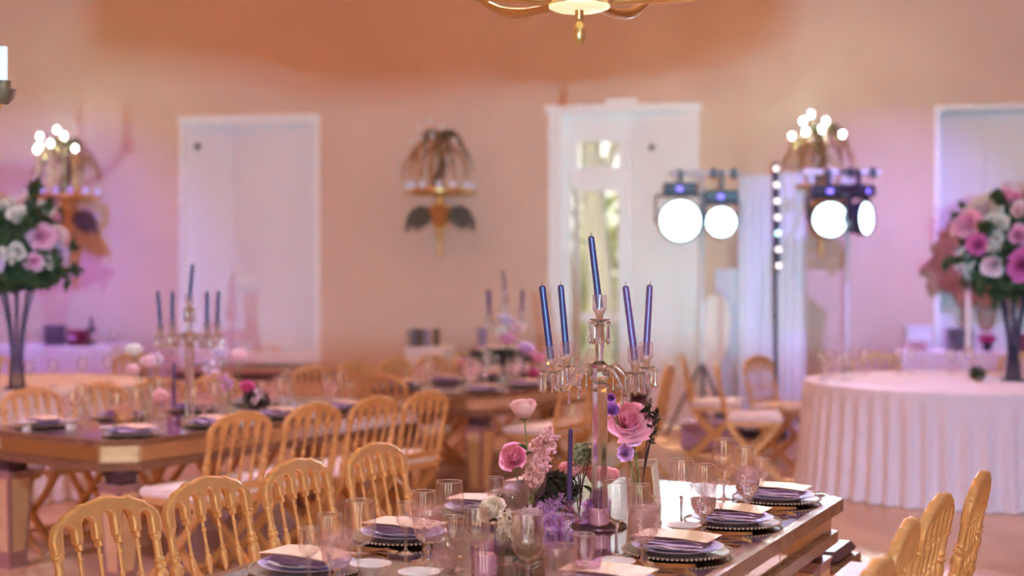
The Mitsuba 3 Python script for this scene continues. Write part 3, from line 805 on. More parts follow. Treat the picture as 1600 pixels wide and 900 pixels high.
RT, LT = (3.36, 10.04, 1.15, .79), (-3.78, 10.15, 1.0, .77)
skirted(*RT, ('round table at the right, hidden under its long white cloth', 'long pleated white cloth over the round table at the right'), 3)
skirted(*LT, ('round table at the far left under the tall left flowers', 'pleated pale cloth over the round table at the far left'), 4)


def buffet(a0, a1, d, h, label):
    """A straight buffet under a cloth, along the far wall."""
    m = ROOM_M; y1 = WALL - .25; y0 = y1 - d; n = 90
    g = np.random.default_rng(int(abs(a0) * 100)); per = [(a0, y1), (a0, y0), (a1, y0), (a1, y1)]; pts = []
    for (xa, ya), (xb, yb) in zip(per[:-1], per[1:]):
        for s in np.linspace(0, 1, n, endpoint=False):
            pts.append((xa + (xb - xa) * s, ya + (yb - ya) * s))
    pts = np.array(pts + [per[-1]]); nn = len(pts); c = np.array([(a0 + a1) / 2, y1]); w = np.sin(np.cumsum(.35 + .4 * g.random(nn)))
    out = pts - c; out /= np.linalg.norm(out, axis=1, keepdims=True) + 1e-9; v, f = [], []
    for z, k, e in ((h, 0, 0), (h - .02, 0, .004), (h - .1, .004, .006), (h * .5, .012, .015), (.01, .02, .03)):
        q = pts + out * (e + k * w)[:, None]; v += [(x, y, z) for x, y in q]
    for k in range(4):
        for i in range(nn - 1):
            f += [[k * nn + i, k * nn + i + 1, k * nn + nn + i + 1], [k * nn + i, k * nn + nn + i + 1, k * nn + nn + i]]
    top = bx(a0, a1, y0, y1, h - .004, h)
    t = Proto(); t.add('board', bx(a0 + .02, a1 - .02, y0 + .02, y1 - .02, h - .035, h - .008), 'table_wood')
    for x in (a0 + .1, a1 - .1):
        for y in (y0 + .1, y1 - .1):
            t.add('leg', bx(x - .02, x + .02, y - .02, y + .02, 0, h - .035), 'table_wood')
    t.place('buffet_table', label[0], 'table', m)
    single('tablecloth', cat([trimesh.Trimesh(v, f, process=False), top]), 'white_cloth', label[1], 'tablecloth', False, m)
    return y0


BY = {}
for k, (x0, x1, hh, lab) in dict(left=(-30, 172, .84, ('buffet table at the far left wall under white cloth', 'white cloth hanging from the far left buffet')), right=(1408, 1760, .86, ('buffet table under the right window', 'white cloth hanging from the buffet under the right window')),
                                 mid=(632, 692, .86, ('small buffet table below the unlit sconce', 'pale cloth on the small buffet below the unlit sconce')), mid2=(742, 806, .86, ('small buffet table between the unlit sconce and the door', 'pale cloth on the small buffet left of the door'))).items():
    aa, bb = onwall(x0, 545, .9)[0], onwall(x1, 545, .9)[0]
    buffet(aa, bb, .62, hh, lab); BY[k] = (aa, bb, WALL - .25 - .62, hh)


# bodies of the unseen wash lights and of the added fills
can_mesh = P(lathe([(0, .26), (.05, .25), (.075, .20), (.08, .02), (.085, 0), (.075, 0), (.07, .04), (0, .06)], 20), 40)
for (at_, to_), lab in zip(CANS[:8], ('over the left round table, tinting the wall violet', 'on the floor at the left, tinting the wall pink', 'on the floor before the drapes, tinting the wall lilac', 'over the right round table, tinting the wall rose', 'on the floor, added to fill the French door leaf', 'added to fill the right round table', 'added to fill the left mirror table', 'over the front table, added as fill')):
    d = (at_ - to_) / np.linalg.norm(at_ - to_); m = np.eye(4); x = np.cross([0, 0, 1], d); x /= np.linalg.norm(x); m[:3, 0], m[:3, 1], m[:3, 2] = x, np.cross(d, x), d
    pc = Proto(); pc.add('lamp_can', can_mesh, 'dj_black', 40, None, M4(mv(*(at_ + d * .012)), m))
    b = at_ + d * .16; hang = at_[2] > 3
    if hang:
        pc.add('rod', lathe([(0, b[2] + .07), (.012, b[2] + .07), (.012, ZC), (0, ZC)], 8), 'dj_black', False, None, mv(b[0], b[1], 0))
    else:
        pc.add('stand', lathe([(0, 0), (.07, 0), (.07, .012), (.014, .02), (.014, max(.03, b[2] - .06)), (0, max(.03, b[2] - .06))], 14), 'dj_black', False, None, mv(b[0], b[1], 0))
    pc.place('wash_light', 'unseen small black wash light ' + lab, 'stage light')

# ------------------------------------------------------------------ crystal candelabra and candles
def prism(L, r):
    """A cut drop: a bead, then a long pointed prism."""
    return cat([moved(trimesh.creation.icosphere(subdivisions=1, radius=r * .8), mv(0, 0, -r)), lathe([(0, -2 * r), (r * .35, -2.1 * r), (r * .62, -L * .72), (r * .95, -L * .86), (0, -L)], 6)])


TIP, DROP = prism(.070, .0085), prism(.080, .0085)
TOPZ, ARM_R, PAN = .665, .19, .505


def make_candelabra(drops):
    c = Proto()
    c.add('foot', lathe([(0, 0), (.088, 0), (.09, .006), (.078, .014), (.05, .022), (.036, .034), (.03, .048), (0, .048)], 24), 'crystal', 30)
    c.add('column', lathe([(0, .048), (.026, .05), (.0255, .44), (.032, .455), (.024, .47), (0, .47)], 8), 'crystal')
    c.add('hub', lathe([(0, .47), (.022, .472), (.036, .49), (.038, .505), (.03, .525), (.014, .54), (0, .54)], 10), 'crystal')
    c.add('upper_stem', lathe([(0, .54), (.011, .542), (.016, .60), (.012, .645), (.02, .655), (0, .66)], 8), 'crystal')
    pan = lathe([(0, 0), (.012, .0), (.03, .006), (.034, .010), (.029, .011), (.012, .006), (0, .006)], 16)
    cup = lathe([(0, .008), (.009, .010), (.014, .028), (.021, .042), (.021, .046), (0, .046)], 10)
    sleeve = lathe([(.0225, .040), (.0232, .090)], 20)

    def crown(under, m, n, shape):
        c.add('drip_pan', pan, 'crystal', 30, under, m); c.add('candle_cup', cup, 'crystal', 20, under, m); c.add('glass_sleeve', sleeve, 'pink_sheet', 40, under, m)
        for q in range(n):
            a = 2 * math.pi * (q + .3) / n
            c.add('pendant', shape, 'crystal', False, under, m @ mv(.031 * math.cos(a), .031 * math.sin(a), .006) @ rz(math.degrees(a)))
    k = c.add('finial', lathe([(0, .655), (.012, .657), (.012, .668), (0, .67)], 8), 'crystal')
    crown(k, mv(0, 0, TOPZ), drops, DROP)
    for q in range(4):
        a = CAND_ANG + 90 * q
        arm = tube(curve([(.028, 0, .500), (.06, 0, .520), (.095, 0, .500), (.125, 0, .462), (.155, 0, .452), (.182, 0, .472), (.19, 0, .508)], 5), [.0095] * 31, 8)
        k = c.add('arm', moved(arm, rz(a)), 'crystal', 50)
        crown(k, rz(a) @ mv(ARM_R, 0, PAN), drops, TIP)
        for s in (.075, .12):                            # festoon of small beads under the arm
            c.add('pendant', moved(TIP, sc(.8)), 'crystal', False, k, rz(a) @ mv(s, 0, .50 if s < .1 else .455))
    return c


CAND_ANG = math.degrees(math.atan2(.10, .16))
cand = make_candelabra(7)
wick = tube([(0, 0, 0), (.001, 0, .007), (.003, 0, .012)], .0009, 5)


def taper(name, label, xyz, L, tilt, wax, r=.0108, group=None, yaw=0):
    p = Proto()
    p.add('wax', lathe([(0, 0), (r * 1.06, 0), (r * .96, L - .006), (r * .5, L - .001), (0, L)], 14), wax, 40)
    p.add('wick', wick, 'wick', False, None, mv(0, 0, L - .001))
    return p.place(name, label, 'candle', M4(mv(*xyz), ry(tilt), rz(yaw)), group)


def candelabrum(x, y, s, label, tilts, waxes, labs, L=.235, z=.7505, yaw=0):
    cand.place('crystal_candelabra', label, 'candelabra', M4(mv(x, y, z), rz(yaw), sc(s)))
    spots = [(0, 0, TOPZ + .0465)] + [(ARM_R * math.cos(math.radians(CAND_ANG + yaw + 90 * q)), ARM_R * math.sin(math.radians(CAND_ANG + yaw + 90 * q)), PAN + .0465) for q in range(4)]
    for (a, b, c), t, w, l in zip(spots, tilts, waxes, labs):
        if l:
            taper('taper_candle', l, (x + a * s, y + b * s, z + c * s + .001), L * s, t, w)


CX, CY = .285, 4.37
candelabrum(CX, CY, 1.0, 'five armed crystal candelabra with glass pendants, in focus on the front table', (-7, 3, -5, -7, -7.5), ('navy_wax', 'violet_wax', 'navy_wax', 'navy_wax', 'violet_wax'),
            ('tall blue violet taper candle at the top centre of the front candelabra', 'plum taper candle on the rightmost arm of the front candelabra', 'teal blue taper candle, second from the left on the front candelabra',
             'navy taper candle on the leftmost arm of the front candelabra', 'purple taper candle, fourth from the left on the front candelabra'))
candelabrum(-1.80, 7.5, .95, 'crystal candelabra on the left mirror table', (5, 2, 0, -4, 0), ('navy_wax', 'navy_wax', 'navy_wax', 'navy_wax', 'navy_wax'),
            ('navy taper candle topping the candelabra on the left mirror table', 'navy taper candle right of the column, rear arm of the left table candelabra', 'navy taper candle left of the column, rear arm of the left table candelabra',
             'navy taper candle left of the column, front arm of the left table candelabra', 'navy taper candle right of the column, front arm of the left table candelabra'), .22, yaw=45 - CAND_ANG)
candelabrum(-.05, 10.46, .95, 'crystal candelabra on the middle mirror table', (-6, 3, 0, -4, 0), ('violet_wax',) * 5,
            ('violet taper candle topping the candelabra on the middle table', 'violet taper candle on the right rear arm of the middle table candelabra', 'violet taper candle on the left rear arm of the middle table candelabra',
             'violet taper candle on the left front arm of the middle table candelabra', 'violet taper candle on the right front arm of the middle table candelabra'), .20, yaw=45 - CAND_ANG)

# ------------------------------------------------------------------ glasses
def wine(h, R, stem, foot, rim=.86):
    b = stem; n = 15; z = np.linspace(0, 1, n)
    prof = [(R * math.sin(math.acos(max(-1, 1 - 2 * min(.5, t / .92) * 1))) if t < .42 else R * (1 - (1 - rim) * ((t - .42) / .58) ** 1.6), b + (h - b) * t) for t in z]
    prof[0] = (.004, b); g = Proto()
    g.add('bowl', lathe([(r, zz) for r, zz in reversed(prof)], 32), 'clear_sheet', True)
    rr = prof[-1][0]; a = np.linspace(0, 2 * math.pi, 33)
    g.add('rim', lathe([(rr - .0008, h - .001), (rr + .0008, h - .001), (rr + .0008, h + .0008), (rr - .0008, h + .0008), (rr - .0008, h - .001)], 32), 'glass_rim', True)
    g.add('stem', lathe([(0, b + .002), (.0075, b + .0005), (.0048, b - .012), (.0040, b * .5), (.0042, b * .22), (.008, .009), (.0, .008)], 12), 'stem_crystal', 50)
    g.add('foot', lathe([(0, .007), (.012, .0065), (foot * .6, .003), (foot, .0015), (foot, 0), (0, 0)], 32), 'stem_crystal', 40)
    return g


red_glass, white_glass, small_glass = wine(.22, .043, .098, .037), wine(.20, .037, .095, .034, .84), wine(.15, .029, .075, .029, .93)


def embossed(prof, n=48, rows=26, amp=.0011, z0=0, z1=1):
    z = np.array([p[1] for p in prof]); r = np.array([p[0] for p in prof]); zz = np.linspace(z[0], z[-1], rows); rr = np.interp(zz, z, r)
    m = lathe(list(zip(rr, zz))[::-1], n); v = m.vertices; i = np.arange(len(v)) % n; k = np.arange(len(v)) // n
    t = (v[:, 2] - z[0]) / (z[-1] - z[0]); on_ = (t > z0) & (t < z1)
    v[:, :2] *= (1 + np.where(on_ & ((i + k) % 2 == 0), amp, -amp * on_) / np.maximum(np.hypot(v[:, 0], v[:, 1]), 1e-4))[:, None]
    return trimesh.Trimesh(v, m.faces, process=False)


goblet = Proto()
gp = [(.012, .062), (.028, .072), (.037, .09), (.040, .115), (.0405, .140), (.041, .160)]
goblet.add('bowl', embossed(gp, z0=.05, z1=.80), 'pink_sheet')
goblet.add('rim', lathe([(.040, .159), (.0422, .159), (.0422, .1612), (.040, .1612), (.040, .159)], 32), 'pink_sheet', True)
goblet.add('stem', lathe([(0, .066), (.012, .062), (.009, .052), (.013, .042), (.008, .032), (.010, .016), (.018, .008), (0, .006)], 12), 'stem_crystal', 40)
goblet.add('foot', lathe([(0, .010), (.018, .008), (.034, .004), (.036, 0), (0, 0)], 24), 'stem_crystal', 40)
wb = Proto()                                              # a goblet with water in it
wb.parts = list(goblet.parts); wb.n = dict(goblet.n)
wb.add('water', lathe([(0, .068), (.026, .074), (.0352, .091), (.0382, .112), (.0385, .118), (0, .118)], 32), 'water', 30)
TB = .7505
KIND = {'r': (red_glass, .22, 'wine_glass', 'large clear wine glass', 'wine glass'), 'w': (white_glass, .20, 'wine_glass', 'narrower clear wine glass', 'wine glass'), 's': (small_glass, .15, 'dessert_wine_glass', 'small clear stemmed glass', 'wine glass'),
        'g': (goblet, .161, 'water_goblet', 'embossed pink tinted water goblet', 'goblet'), 'G': (wb, .161, 'water_goblet', 'embossed pink tinted goblet with water', 'goblet')}
SEATS = {'L1': 'at the nearest left place setting', 'L2': 'at the second place setting from the left edge', 'L3': 'beside the globe vase with a pink rose', 'R1': 'at the far right corner place setting',
         'R2': 'at the second place setting from the right corner', 'R3': 'in front of the mirrored photo frame', 'F': 'in the bottom foreground below the black taper', 'M': 'in the bottom foreground left of the black taper'}
GLASS = [('r', 562, 782, 'L1'), ('w', 515, 803, 'L1'), ('g', 527, 829, 'L1'), ('s', 483, 825, 'L1'),
         ('r', 702, 752, 'L2'), ('w', 662, 767, 'L2'), ('g', 668, 793, 'L2'), ('s', 634, 785, 'L2'),
         ('s', 774, 746, 'L3'), ('g', 806, 752, 'L3'), ('w', 838, 728, 'L3'),
         ('r', 1065, 717, 'R2'), ('w', 1101, 726, 'R2'), ('G', 1099, 757, 'R2'), ('s', 1127, 752, 'R2'),
         ('r', 1131, 686, 'R1'), ('w', 1163, 698, 'R1'), ('G', 1168, 732, 'R1'), ('s', 1190, 716, 'R1'),
         ('r', 963, 752, 'R3'), ('w', 999, 757, 'R3'), ('g', 1006, 792, 'R3'), ('s', 1031, 776, 'R3'),
         ('g', 876, 852, 'F'), ('s', 912, 834, 'F'), ('r', 825, 800, 'F'), ('w', 744, 792, 'M'), ('s', 708, 806, 'M')]
for kind, px, py, seat in GLASS:
    pr, h, nm, lb, ct = KIND[kind]; q = on(px, py, TB + h)
    pr.place(nm, lb + ' ' + SEATS[seat], ct, M4(mv(q[0], q[1], TB), rz(float(rng.random() * 360))))

# ------------------------------------------------------------------ place settings of the front table
charger = Proto()
charger.add('dish', lathe([(0, 0), (.10, 0), (.115, .004), (.155, .010), (.157, .012), (.113, .008), (0, .006)], 48), 'silver_glass', 40)
beads = cat([moved(trimesh.creation.icosphere(subdivisions=1, radius=.0042), mv(.158 * math.cos(a), .158 * math.sin(a), .012)) for a in np.arange(72) * 2 * math.pi / 72])
charger.add('beaded_rim', beads, 'frame_mirror', True, label='rim of small silvery beads')
plate = lathe([(0, 0), (.075, 0), (.085, .004), (.132, .018), (.134, .020), (.131, .021), (.084, .008), (0, .006)], 48)
small_plate = lathe([(0, 0), (.06, 0), (.068, .004), (.104, .016), (.106, .018), (.103, .019), (.067, .008), (0, .006)], 48)
pl1, pl2 = Proto(), Proto()
pl1.add('', plate, 'blue_plate', 40); pl1.parts[0] = ('',) + pl1.parts[0][1:]
pl2.add('', small_plate, 'porcelain', 40); pl2.parts[0] = ('',) + pl2.parts[0][1:]


def napkin_mesh(seed):
    g = np.random.default_rng(seed); ms = []
    for k in range(3):
        w, l = .150 - .012 * k, .20 - .01 * k; n = 14; xs = np.linspace(-w / 2, w / 2, n); ys = np.linspace(-l / 2, l / 2, n); v = []
        for top in (0, 1):
            for y in ys:
                for x in xs:
                    e = min(1, 6 * min(w / 2 - abs(x), l / 2 - abs(y)) / w); wv = .0016 * math.sin(60 * x + 9 * k + 20 * y) + .002 * math.sin(45 * y + 5 * k)
                    v.append((x + .006 * math.sin(30 * y + k), y, .0075 * k + (.0045 * (1 - e) if not top else .008 - .0035 * (1 - e)) + wv + .003))
        f = []
        for y in range(n - 1):
            for x in range(n - 1):
                a = y * n + x; b = a + n * n; f += [[b, b + 1, b + n + 1], [b, b + n + 1, b + n], [a, a + n + 1, a + 1], [a, a + n, a + n + 1]]
        ring = [x for x in range(n)] + [y * n + n - 1 for y in range(1, n)] + [n * n - 2 - x for x in range(n - 1)] + [y * n for y in range(n - 2, 0, -1)]
        for a, b in zip(ring, ring[1:] + ring[:1]):
            f += [[a, b, b + n * n], [a, b + n * n, a + n * n]]
        ms.append(moved(trimesh.Trimesh(v, f, process=False), mv(.006 * k, 0, 0)))
    return cat(ms)


nap = Proto(); nap.add('', napkin_mesh(1), 'napkin_lilac', 50); nap.parts[0] = ('',) + nap.parts[0][1:]


def card_mesh():
    n = 12; v, f = [], []
    w, l = .135, .235
    for top in (0, 1):
        for y in np.linspace(-l / 2, l / 2, n):
            for x in (-w / 2, w / 2):
                v.append((x, y, .0012 * top + .006 * math.cos(3.0 * y / l)))
    for k in range(n - 1):
        a = 2 * k; b = a + 2 * n
        f += [[b, b + 1, b + 3], [b, b + 3, b + 2], [a, a + 3, a + 1], [a, a + 2, a + 3], [a, b + 2, a + 2], [a, b, b + 2], [a + 1, a + 3, b + 3], [a + 1, b + 3, b + 1]]
    e = 2 * (n - 1); m = 2 * n; f += [[0, 1, m + 1], [0, m + 1, m], [e, m + e + 1, e + 1], [e, m + e, m + e + 1]]
    return trimesh.Trimesh(v, f, process=False)


card = Proto(); card.add('', card_mesh(), 'menu_card'); card.parts[0] = ('',) + card.parts[0][1:]
def outline(pts):
    return Polygon([(x, y) for x, y in pts] + [(-x, y) for x, y in reversed(pts)]).buffer(.0012).buffer(-.0008)


fork_p = outline([(.004, -.10), (.0055, -.07), (.003, -.02), (.0026, .03), (.010, .048), (.011, .10)]).difference(unary_union([sbox(x - .0013, .062, x + .0013, .12) for x in (-.0055, 0, .0055)]))
knife_p = outline([(.005, -.115), (.006, -.08), (.0045, -.01), (.0095, .0), (.0095, .08), (.002, .112)])
spoon_p = outline([(.004, -.09), (.005, -.06), (.0026, -.01), (.0026, .03), (.012, .05), (.017, .075), (.012, .10), (.002, .108)])
cut = {}
for nm, pg in (('fork', fork_p), ('knife', knife_p), ('spoon', spoon_p)):
    c_ = Proto(); m = slabs(pg, .0032, .0012, 3); m.vertices[:, 2] += .012 * np.clip(np.abs(m.vertices[:, 1]) / .11, 0, 1) ** 2 * (nm != 'knife'); c_.add('', m, 'gold_steel'); c_.parts[0] = ('',) + c_.parts[0][1:]; cut[nm] = c_


def setting(t, side, where, full=True):
    """One place setting; local x runs along the table's edge, local y towards the table's middle."""
    q = P0 + D1 * t + (N1 * (W1 - .205) if side > 0 else N1 * .205); a = (90 - A1) if side > 0 else (-90 - A1)
    m = M4(mv(q[0], q[1], TB), rz(a)); r = float(rng.random() * 6 - 3)
    charger.place('charger_plate', 'silvery charger with a beaded rim ' + where, 'charger', m)
    pl1.place('dinner_plate', 'bluish dinner plate on the charger ' + where, 'plate', m @ mv(0, 0, .0065))
    pl2.place('side_plate', 'white side plate under the napkin ' + where, 'plate', m @ mv(0, 0, .0145))
    nap.place('napkin', 'folded lilac napkin under the menu card ' + where, 'napkin', M4(m, mv(-.012, -.005, .0215), rz(r)))
    card.place('menu_card', 'plain beige menu card topping the plates ' + where, 'menu card', M4(m, mv(.005, .004, .0500), rz(r)))
    if full:
        cut['knife'].place('knife', 'gold table knife right of the plates ' + where, 'knife', M4(m, mv(.180, -.02, .001)))
        cut['spoon'].place('spoon', 'gold spoon right of the knife ' + where, 'spoon', M4(m, mv(.206, -.03, .001)))
        cut['fork'].place('fork', 'gold fork left of the plates ' + where, 'fork', M4(m, mv(-.182, -.02, .001)))
        cut['fork'].place('fork', 'outer gold fork left of the plates ' + where, 'fork', M4(m, mv(-.207, -.03, .001)))


setting(.55, 1, 'at the far right corner')
setting(.03, 1, 'second from the far right corner')
setting(-.50, 1, 'third from the far right corner')
setting(-1.02, 1, 'cut by the bottom edge at the right')
setting(-1.19, -1, 'nearest the bottom left')
setting(-.68, -1, 'beside the second left glass group')
setting(-.16, -1, 'behind the white rose on the left side')
setting(.29, -1, 'behind the globe vase on the left side')
bowl = lathe([(0, 0), (.026, 0), (.027, .004), (.023, .010), (.028, .026), (.045, .036), (.056, .041), (.0565, .043), (.044, .039), (.025, .029), (.018, .013), (0, .012)], 40)
for i, (px, py) in enumerate(((1067, 820), (579, 880), (961, 876), (655, 893))):
    q = on(px, py, TB + .042)
    single('dip_bowl', bowl, 'porcelain', ('small white flared bowl behind the third right menu card', 'small white flared bowl between the left wine glasses', 'small white flared bowl at the bottom edge under the tall wine glass', 'small white flared bowl at the bottom edge by the pink tumbler')[i], 'bowl', 40, mv(q[0], q[1], TB))

# tumblers with tea lights
tum = Proto(); tum.add('glass', embossed([(.026, .0), (.031, .01), (.034, .05), (.0355, .085)], 44, 20, .0010, .08, .85), 'pink_sheet')
tum.add('rim', lathe([(.0345, .084), (.0365, .084), (.0365, .0865), (.0345, .0865), (.0345, .084)], 32), 'crystal', True)
tum.add('base', lathe([(0, 0), (.026, 0), (.027, .006), (0, .008)], 24), 'crystal', 30)
for i, (px, py) in enumerate(((696, 843), (715, 872))):
    if i == 0:
        q = on(px, py, TB + .086); tum.place('votive_tumbler', 'pink embossed tumbler in the bottom foreground left of the white candle', 'tumbler', mv(q[0], q[1], TB))
vio = Proto(); vio.add('glass', lathe([(.040, .095), (.038, .05), (.036, .006)], 32), 'violet_sheet', True); vio.add('base', lathe([(0, 0), (.036, 0), (.036, .006), (0, .006)], 32), 'violet_sheet', 30)
cnd = Proto(); cnd.add('wax', lathe([(0, 0), (.032, 0), (.0325, .05), (.028, .056), (0, .053)], 24), 'cream_wax', 40); cnd.add('wick', wick, 'wick', False, None, mv(0, 0, .053))
for i, (px, py) in enumerate(((757, 846), (917, 862), (936, 780))):
    q = on(px, py, TB + .095)
    vio.place('votive_holder', ('violet glass holder with a white candle at the bottom left of the flowers', 'violet glass holder at the bottom edge beside the small stemmed glass', 'violet glass holder under the lilac stock by the candelabra foot')[i], 'candle holder', mv(q[0], q[1], TB))
    cnd.place('votive_candle', ('white candle in the violet holder left of the cube vase', 'white candle in the violet holder at the bottom edge', 'white candle in the violet holder by the candelabra foot')[i], 'candle', mv(q[0], q[1], TB + .007))

# black taper in its violet bottle
q = on(889, 858, TB)
hb = Proto(); hb.add('bottle', lathe([(.012, .142), (.0125, .13), (.018, .118), (.030, .09), (.036, .05), (.037, .008)], 32), 'violet_sheet', True)
hb.add('neck_ring', lathe([(.011, .138), (.017, .139), (.018, .143), (.011, .144), (.011, .138)], 24), 'violet_wax', 30); hb.add('base', lathe([(0, 0), (.037, 0), (.037, .008), (0, .008)], 32), 'violet_sheet', 30)
hb.place('candle_bottle', 'violet glass bottle holding the black taper in the foreground flowers', 'candle holder', mv(q[0], q[1], TB))
taper('taper_candle', 'thin black violet taper standing among the foreground flowers', (q[0], q[1], TB + .128), .232, 1.2, 'dark_wax', .0072)

# mirrored photo frame
fw, fh = .125, .175
pf = Proto()
b_ = .026
for k, (p, qd, ln) in enumerate((((0, b_ / 2), 0, fw), ((0, fh - b_ / 2), 0, fw), ((-fw / 2 + b_ / 2, fh / 2), 90, fh), ((fw / 2 - b_ / 2, fh / 2), 90, fh))):
    sg = trimesh.convex.convex_hull(np.array([(-ln / 2, 0, -b_ / 2), (ln / 2, 0, -b_ / 2), (ln / 2, 0, b_ / 2), (-ln / 2, 0, b_ / 2), (-ln / 2 + .006, -.012, -b_ / 2 + .004), (ln / 2 - .006, -.012, -b_ / 2 + .004), (ln / 2 - .02, -.008, b_ / 2), (-ln / 2 + .02, -.008, b_ / 2)]))
    if k in (1,):
        sg = moved(sg, sc(1, 1, -1))
    pf.add('bevel', sg, 'frame_mirror', False, None, M4(mv(p[0], 0, p[1]), ry(qd), sc(1, 1, 1 if k != 3 else -1)))
pf.add('picture', bx(-fw / 2 + .02, fw / 2 - .02, -.004, .002, .02, fh - .02), 'dark_void')
pf.add('glass', bx(-fw / 2 + .018, fw / 2 - .018, -.0065, -.0045, .018, fh - .018), 'mirror')
pf.add('stand', bar((0, .004, .12), (0, .075, 0.0), .03, .004, (1, 0, 0), .001), 'dark_void')
q = on(1008, 797, TB)
pf.place('photo_frame', 'mirror edged photo frame leaning back behind the right glasses', 'picture frame', M4(mv(q[0], q[1], TB + .001), rz(20), rx(-12)))

# ------------------------------------------------------------------ flowers
def rose(r, seed, n=24, openness=.5, k=4):
    """A rose of curled petals about the origin; its bottom is at z = -0.55 r."""
    g = np.random.default_rng(seed); v, f = [], []
    for i in range(n):
        q = (i + .5) / n; phi = i * 2.39996 + g.random() * .5; ha = 1.0 - .42 * q + .12 * g.random(); R = r * (.07 + .80 * q ** .8); H = r * (1.22 - .62 * q * openness - .10 * q + .08 * g.random()); out = r * (.02 + .42 * openness * q ** 1.6)
        lean = .18 * r * q * openness; m = 2 * k + 1
        for a in range(m):
            t = a / (m - 1)
            for b in range(m):
                s = 2 * b / (m - 1) - 1; wv = math.sin(math.pi * min(1, .18 + .82 * t)) ** .5 if t < .6 else 1.0
                edge = (1 - .22 * abs(s) ** 3 * t); rad_ = R * (.35 + .65 * math.sin(math.pi / 2 * min(1, t * 1.25))) + out * max(0, t - .55) ** 1.2 * 3.2 * (1 + .2 * math.cos(3 * s + i)) + lean * t
                an = phi + s * ha * (.55 + .45 * wv); z = -.55 * r + H * t * edge - out * max(0, t - .75) * 2.2
                v.append((rad_ * math.cos(an), rad_ * math.sin(an), z))
        o = i * m * m
        for a in range(m - 1):
            for b in range(m - 1):
                p = o + a * m + b; f += [[p, p + 1, p + m + 1], [p, p + m + 1, p + m]]
    return trimesh.Trimesh(v, f, process=False)


ROSE = {'full': P(rose(1, 1, 26, .55), True), 'tight': P(rose(1, 2, 20, .15), True), 'open': P(rose(1, 3, 30, .95), True), 'far': P(rose(1, 4, 16, .5, 2), True)}


def quad_leaf(l, w, bend=.3):
    n = 5; v, f = [], []
    for k in range(n):
        t = k / (n - 1); ww = w * math.sin(math.pi * min(.98, t * .9 + .07)) ** .8 / 2; z = -bend * l * t * t
        v += [(-ww, l * t, z + ww * .25), (0, l * t, z), (ww, l * t, z + ww * .25)]
    for k in range(n - 1):
        for b in (0, 1):
            p = 3 * k + b; f += [[p, p + 1, p + 4], [p, p + 4, p + 3]]
    return trimesh.Trimesh(v, f, process=False)


def aim(d):
    """A frame whose z axis points along d."""
    d = np.array(d, float); d /= np.linalg.norm(d); x = np.cross([0, 1, 0], d) if abs(d[1]) < .95 else np.array([1.0, 0, 0]); x /= np.linalg.norm(x); m = np.eye(4); m[:3, 0], m[:3, 1], m[:3, 2] = x, np.cross(d, x), d
    return m


def rose_stem(label, p, foot, r, kind, color, face=(0, -.4, .9), leaf=True, group=None, stem='stem_green'):
    """A rose whose head is at p and whose stem ends at foot."""
    p, foot = np.array(p, float), np.array(foot, float); fm = M4(mv(*p), aim(face), sc(r)); base = p - aim(face)[:3, 2] * r * .5; t = Proto()
    t.add('bloom', ROSE[kind], color, False, None, fm)
    t.add('calyx', lathe([(0, -.75), (.12, -.72), (.3, -.6), (.42, -.42), (0, -.45)], 10), stem, 40, None, fm)
    mid = (base * .55 + foot * .45) + np.array([.006, .0, 0])
    t.add('stem', tube(curve([base, mid, foot], 6), .0026, 6), stem, True)
    if leaf:
        for k in range(2):
            t.add('leaf', quad_leaf(.05, .026), 'leaf_green', True, None, M4(mv(*(mid * (.7 + .1 * k) + base * (.3 - .1 * k))), rz(170 * k + 40), rx(35)))
    return t.place('rose', label, 'flower', None, group)


def florets(pts, r, seed):
    g = np.random.default_rng(seed); v, f = [], []
    for p in pts:
        d = g.normal(size=3); d[1] -= .6; d[2] += .4; m = aim(d)[:3, :3]; ph = g.random() * 6
        for k in range(5):
            a = ph + k * 1.2566; o = len(v); s = r * (.8 + .4 * g.random())
            for (x, y, z) in ((0, 0, 0), (s * math.cos(a - .5) * .75, s * math.sin(a - .5) * .75, .35 * s), (s * math.cos(a) * 1.05, s * math.sin(a) * 1.05, .15 * s), (s * math.cos(a + .5) * .75, s * math.sin(a + .5) * .75, .35 * s)):
                v.append(p + m @ np.array([x, y, z]))
            f += [[o, o + 1, o + 2], [o, o + 2, o + 3]]
    return trimesh.Trimesh(v, f, process=False)


def spray(name, label, cat_, center, radii, count, r, color, foot, seed, group=None):
    g = np.random.default_rng(seed); d = g.normal(size=(count, 3)); d /= np.linalg.norm(d, axis=1, keepdims=True); pts = np.array(center) + d * np.array(radii) * (.45 + .55 * g.random((count, 1)))
    t = Proto(); t.add('blossom', florets(pts, r, seed), color)
    c = np.array(center, float); t.add('stem', cat([tube(curve([c + np.array(o), (c * .5 + np.array(foot) * .5), np.array(foot)], 5), .002, 5) for o in ((0, 0, -radii[2] * .3),)] + [tube([c + np.array([0, 0, -radii[2] * .4]), pts[k]], .001, 4) for k in range(min(10, count))]), 'stem_green')
    return t.place(name, label, cat_, None, group)


def plume(label, pts, w, color, seed, foot):
    """A feathery astilbe plume along a line."""
    g = np.random.default_rng(seed); c = curve(pts, 8); P_ = []
    for k, q in enumerate(c):
        t = k / (len(c) - 1); rr = w * (1 - t) ** .8 * (.5 + .8 * min(1, t * 4)) + .003
        for s in range(int(6 + 18 * (1 - t))):
            a = g.random() * 6.283; u = g.random() ** .6; P_.append(q + np.array([math.cos(a) * rr * u, math.sin(a) * rr * u, rr * .5 * u]))
    t = Proto(); t.add('plume', florets(P_, .0085, seed), color)
    t.add('stem', tube(curve([c[-1], c[0], np.array(foot)], 8), .002, 5), 'stem_green')
    return t.place('astilbe', label, 'flower')


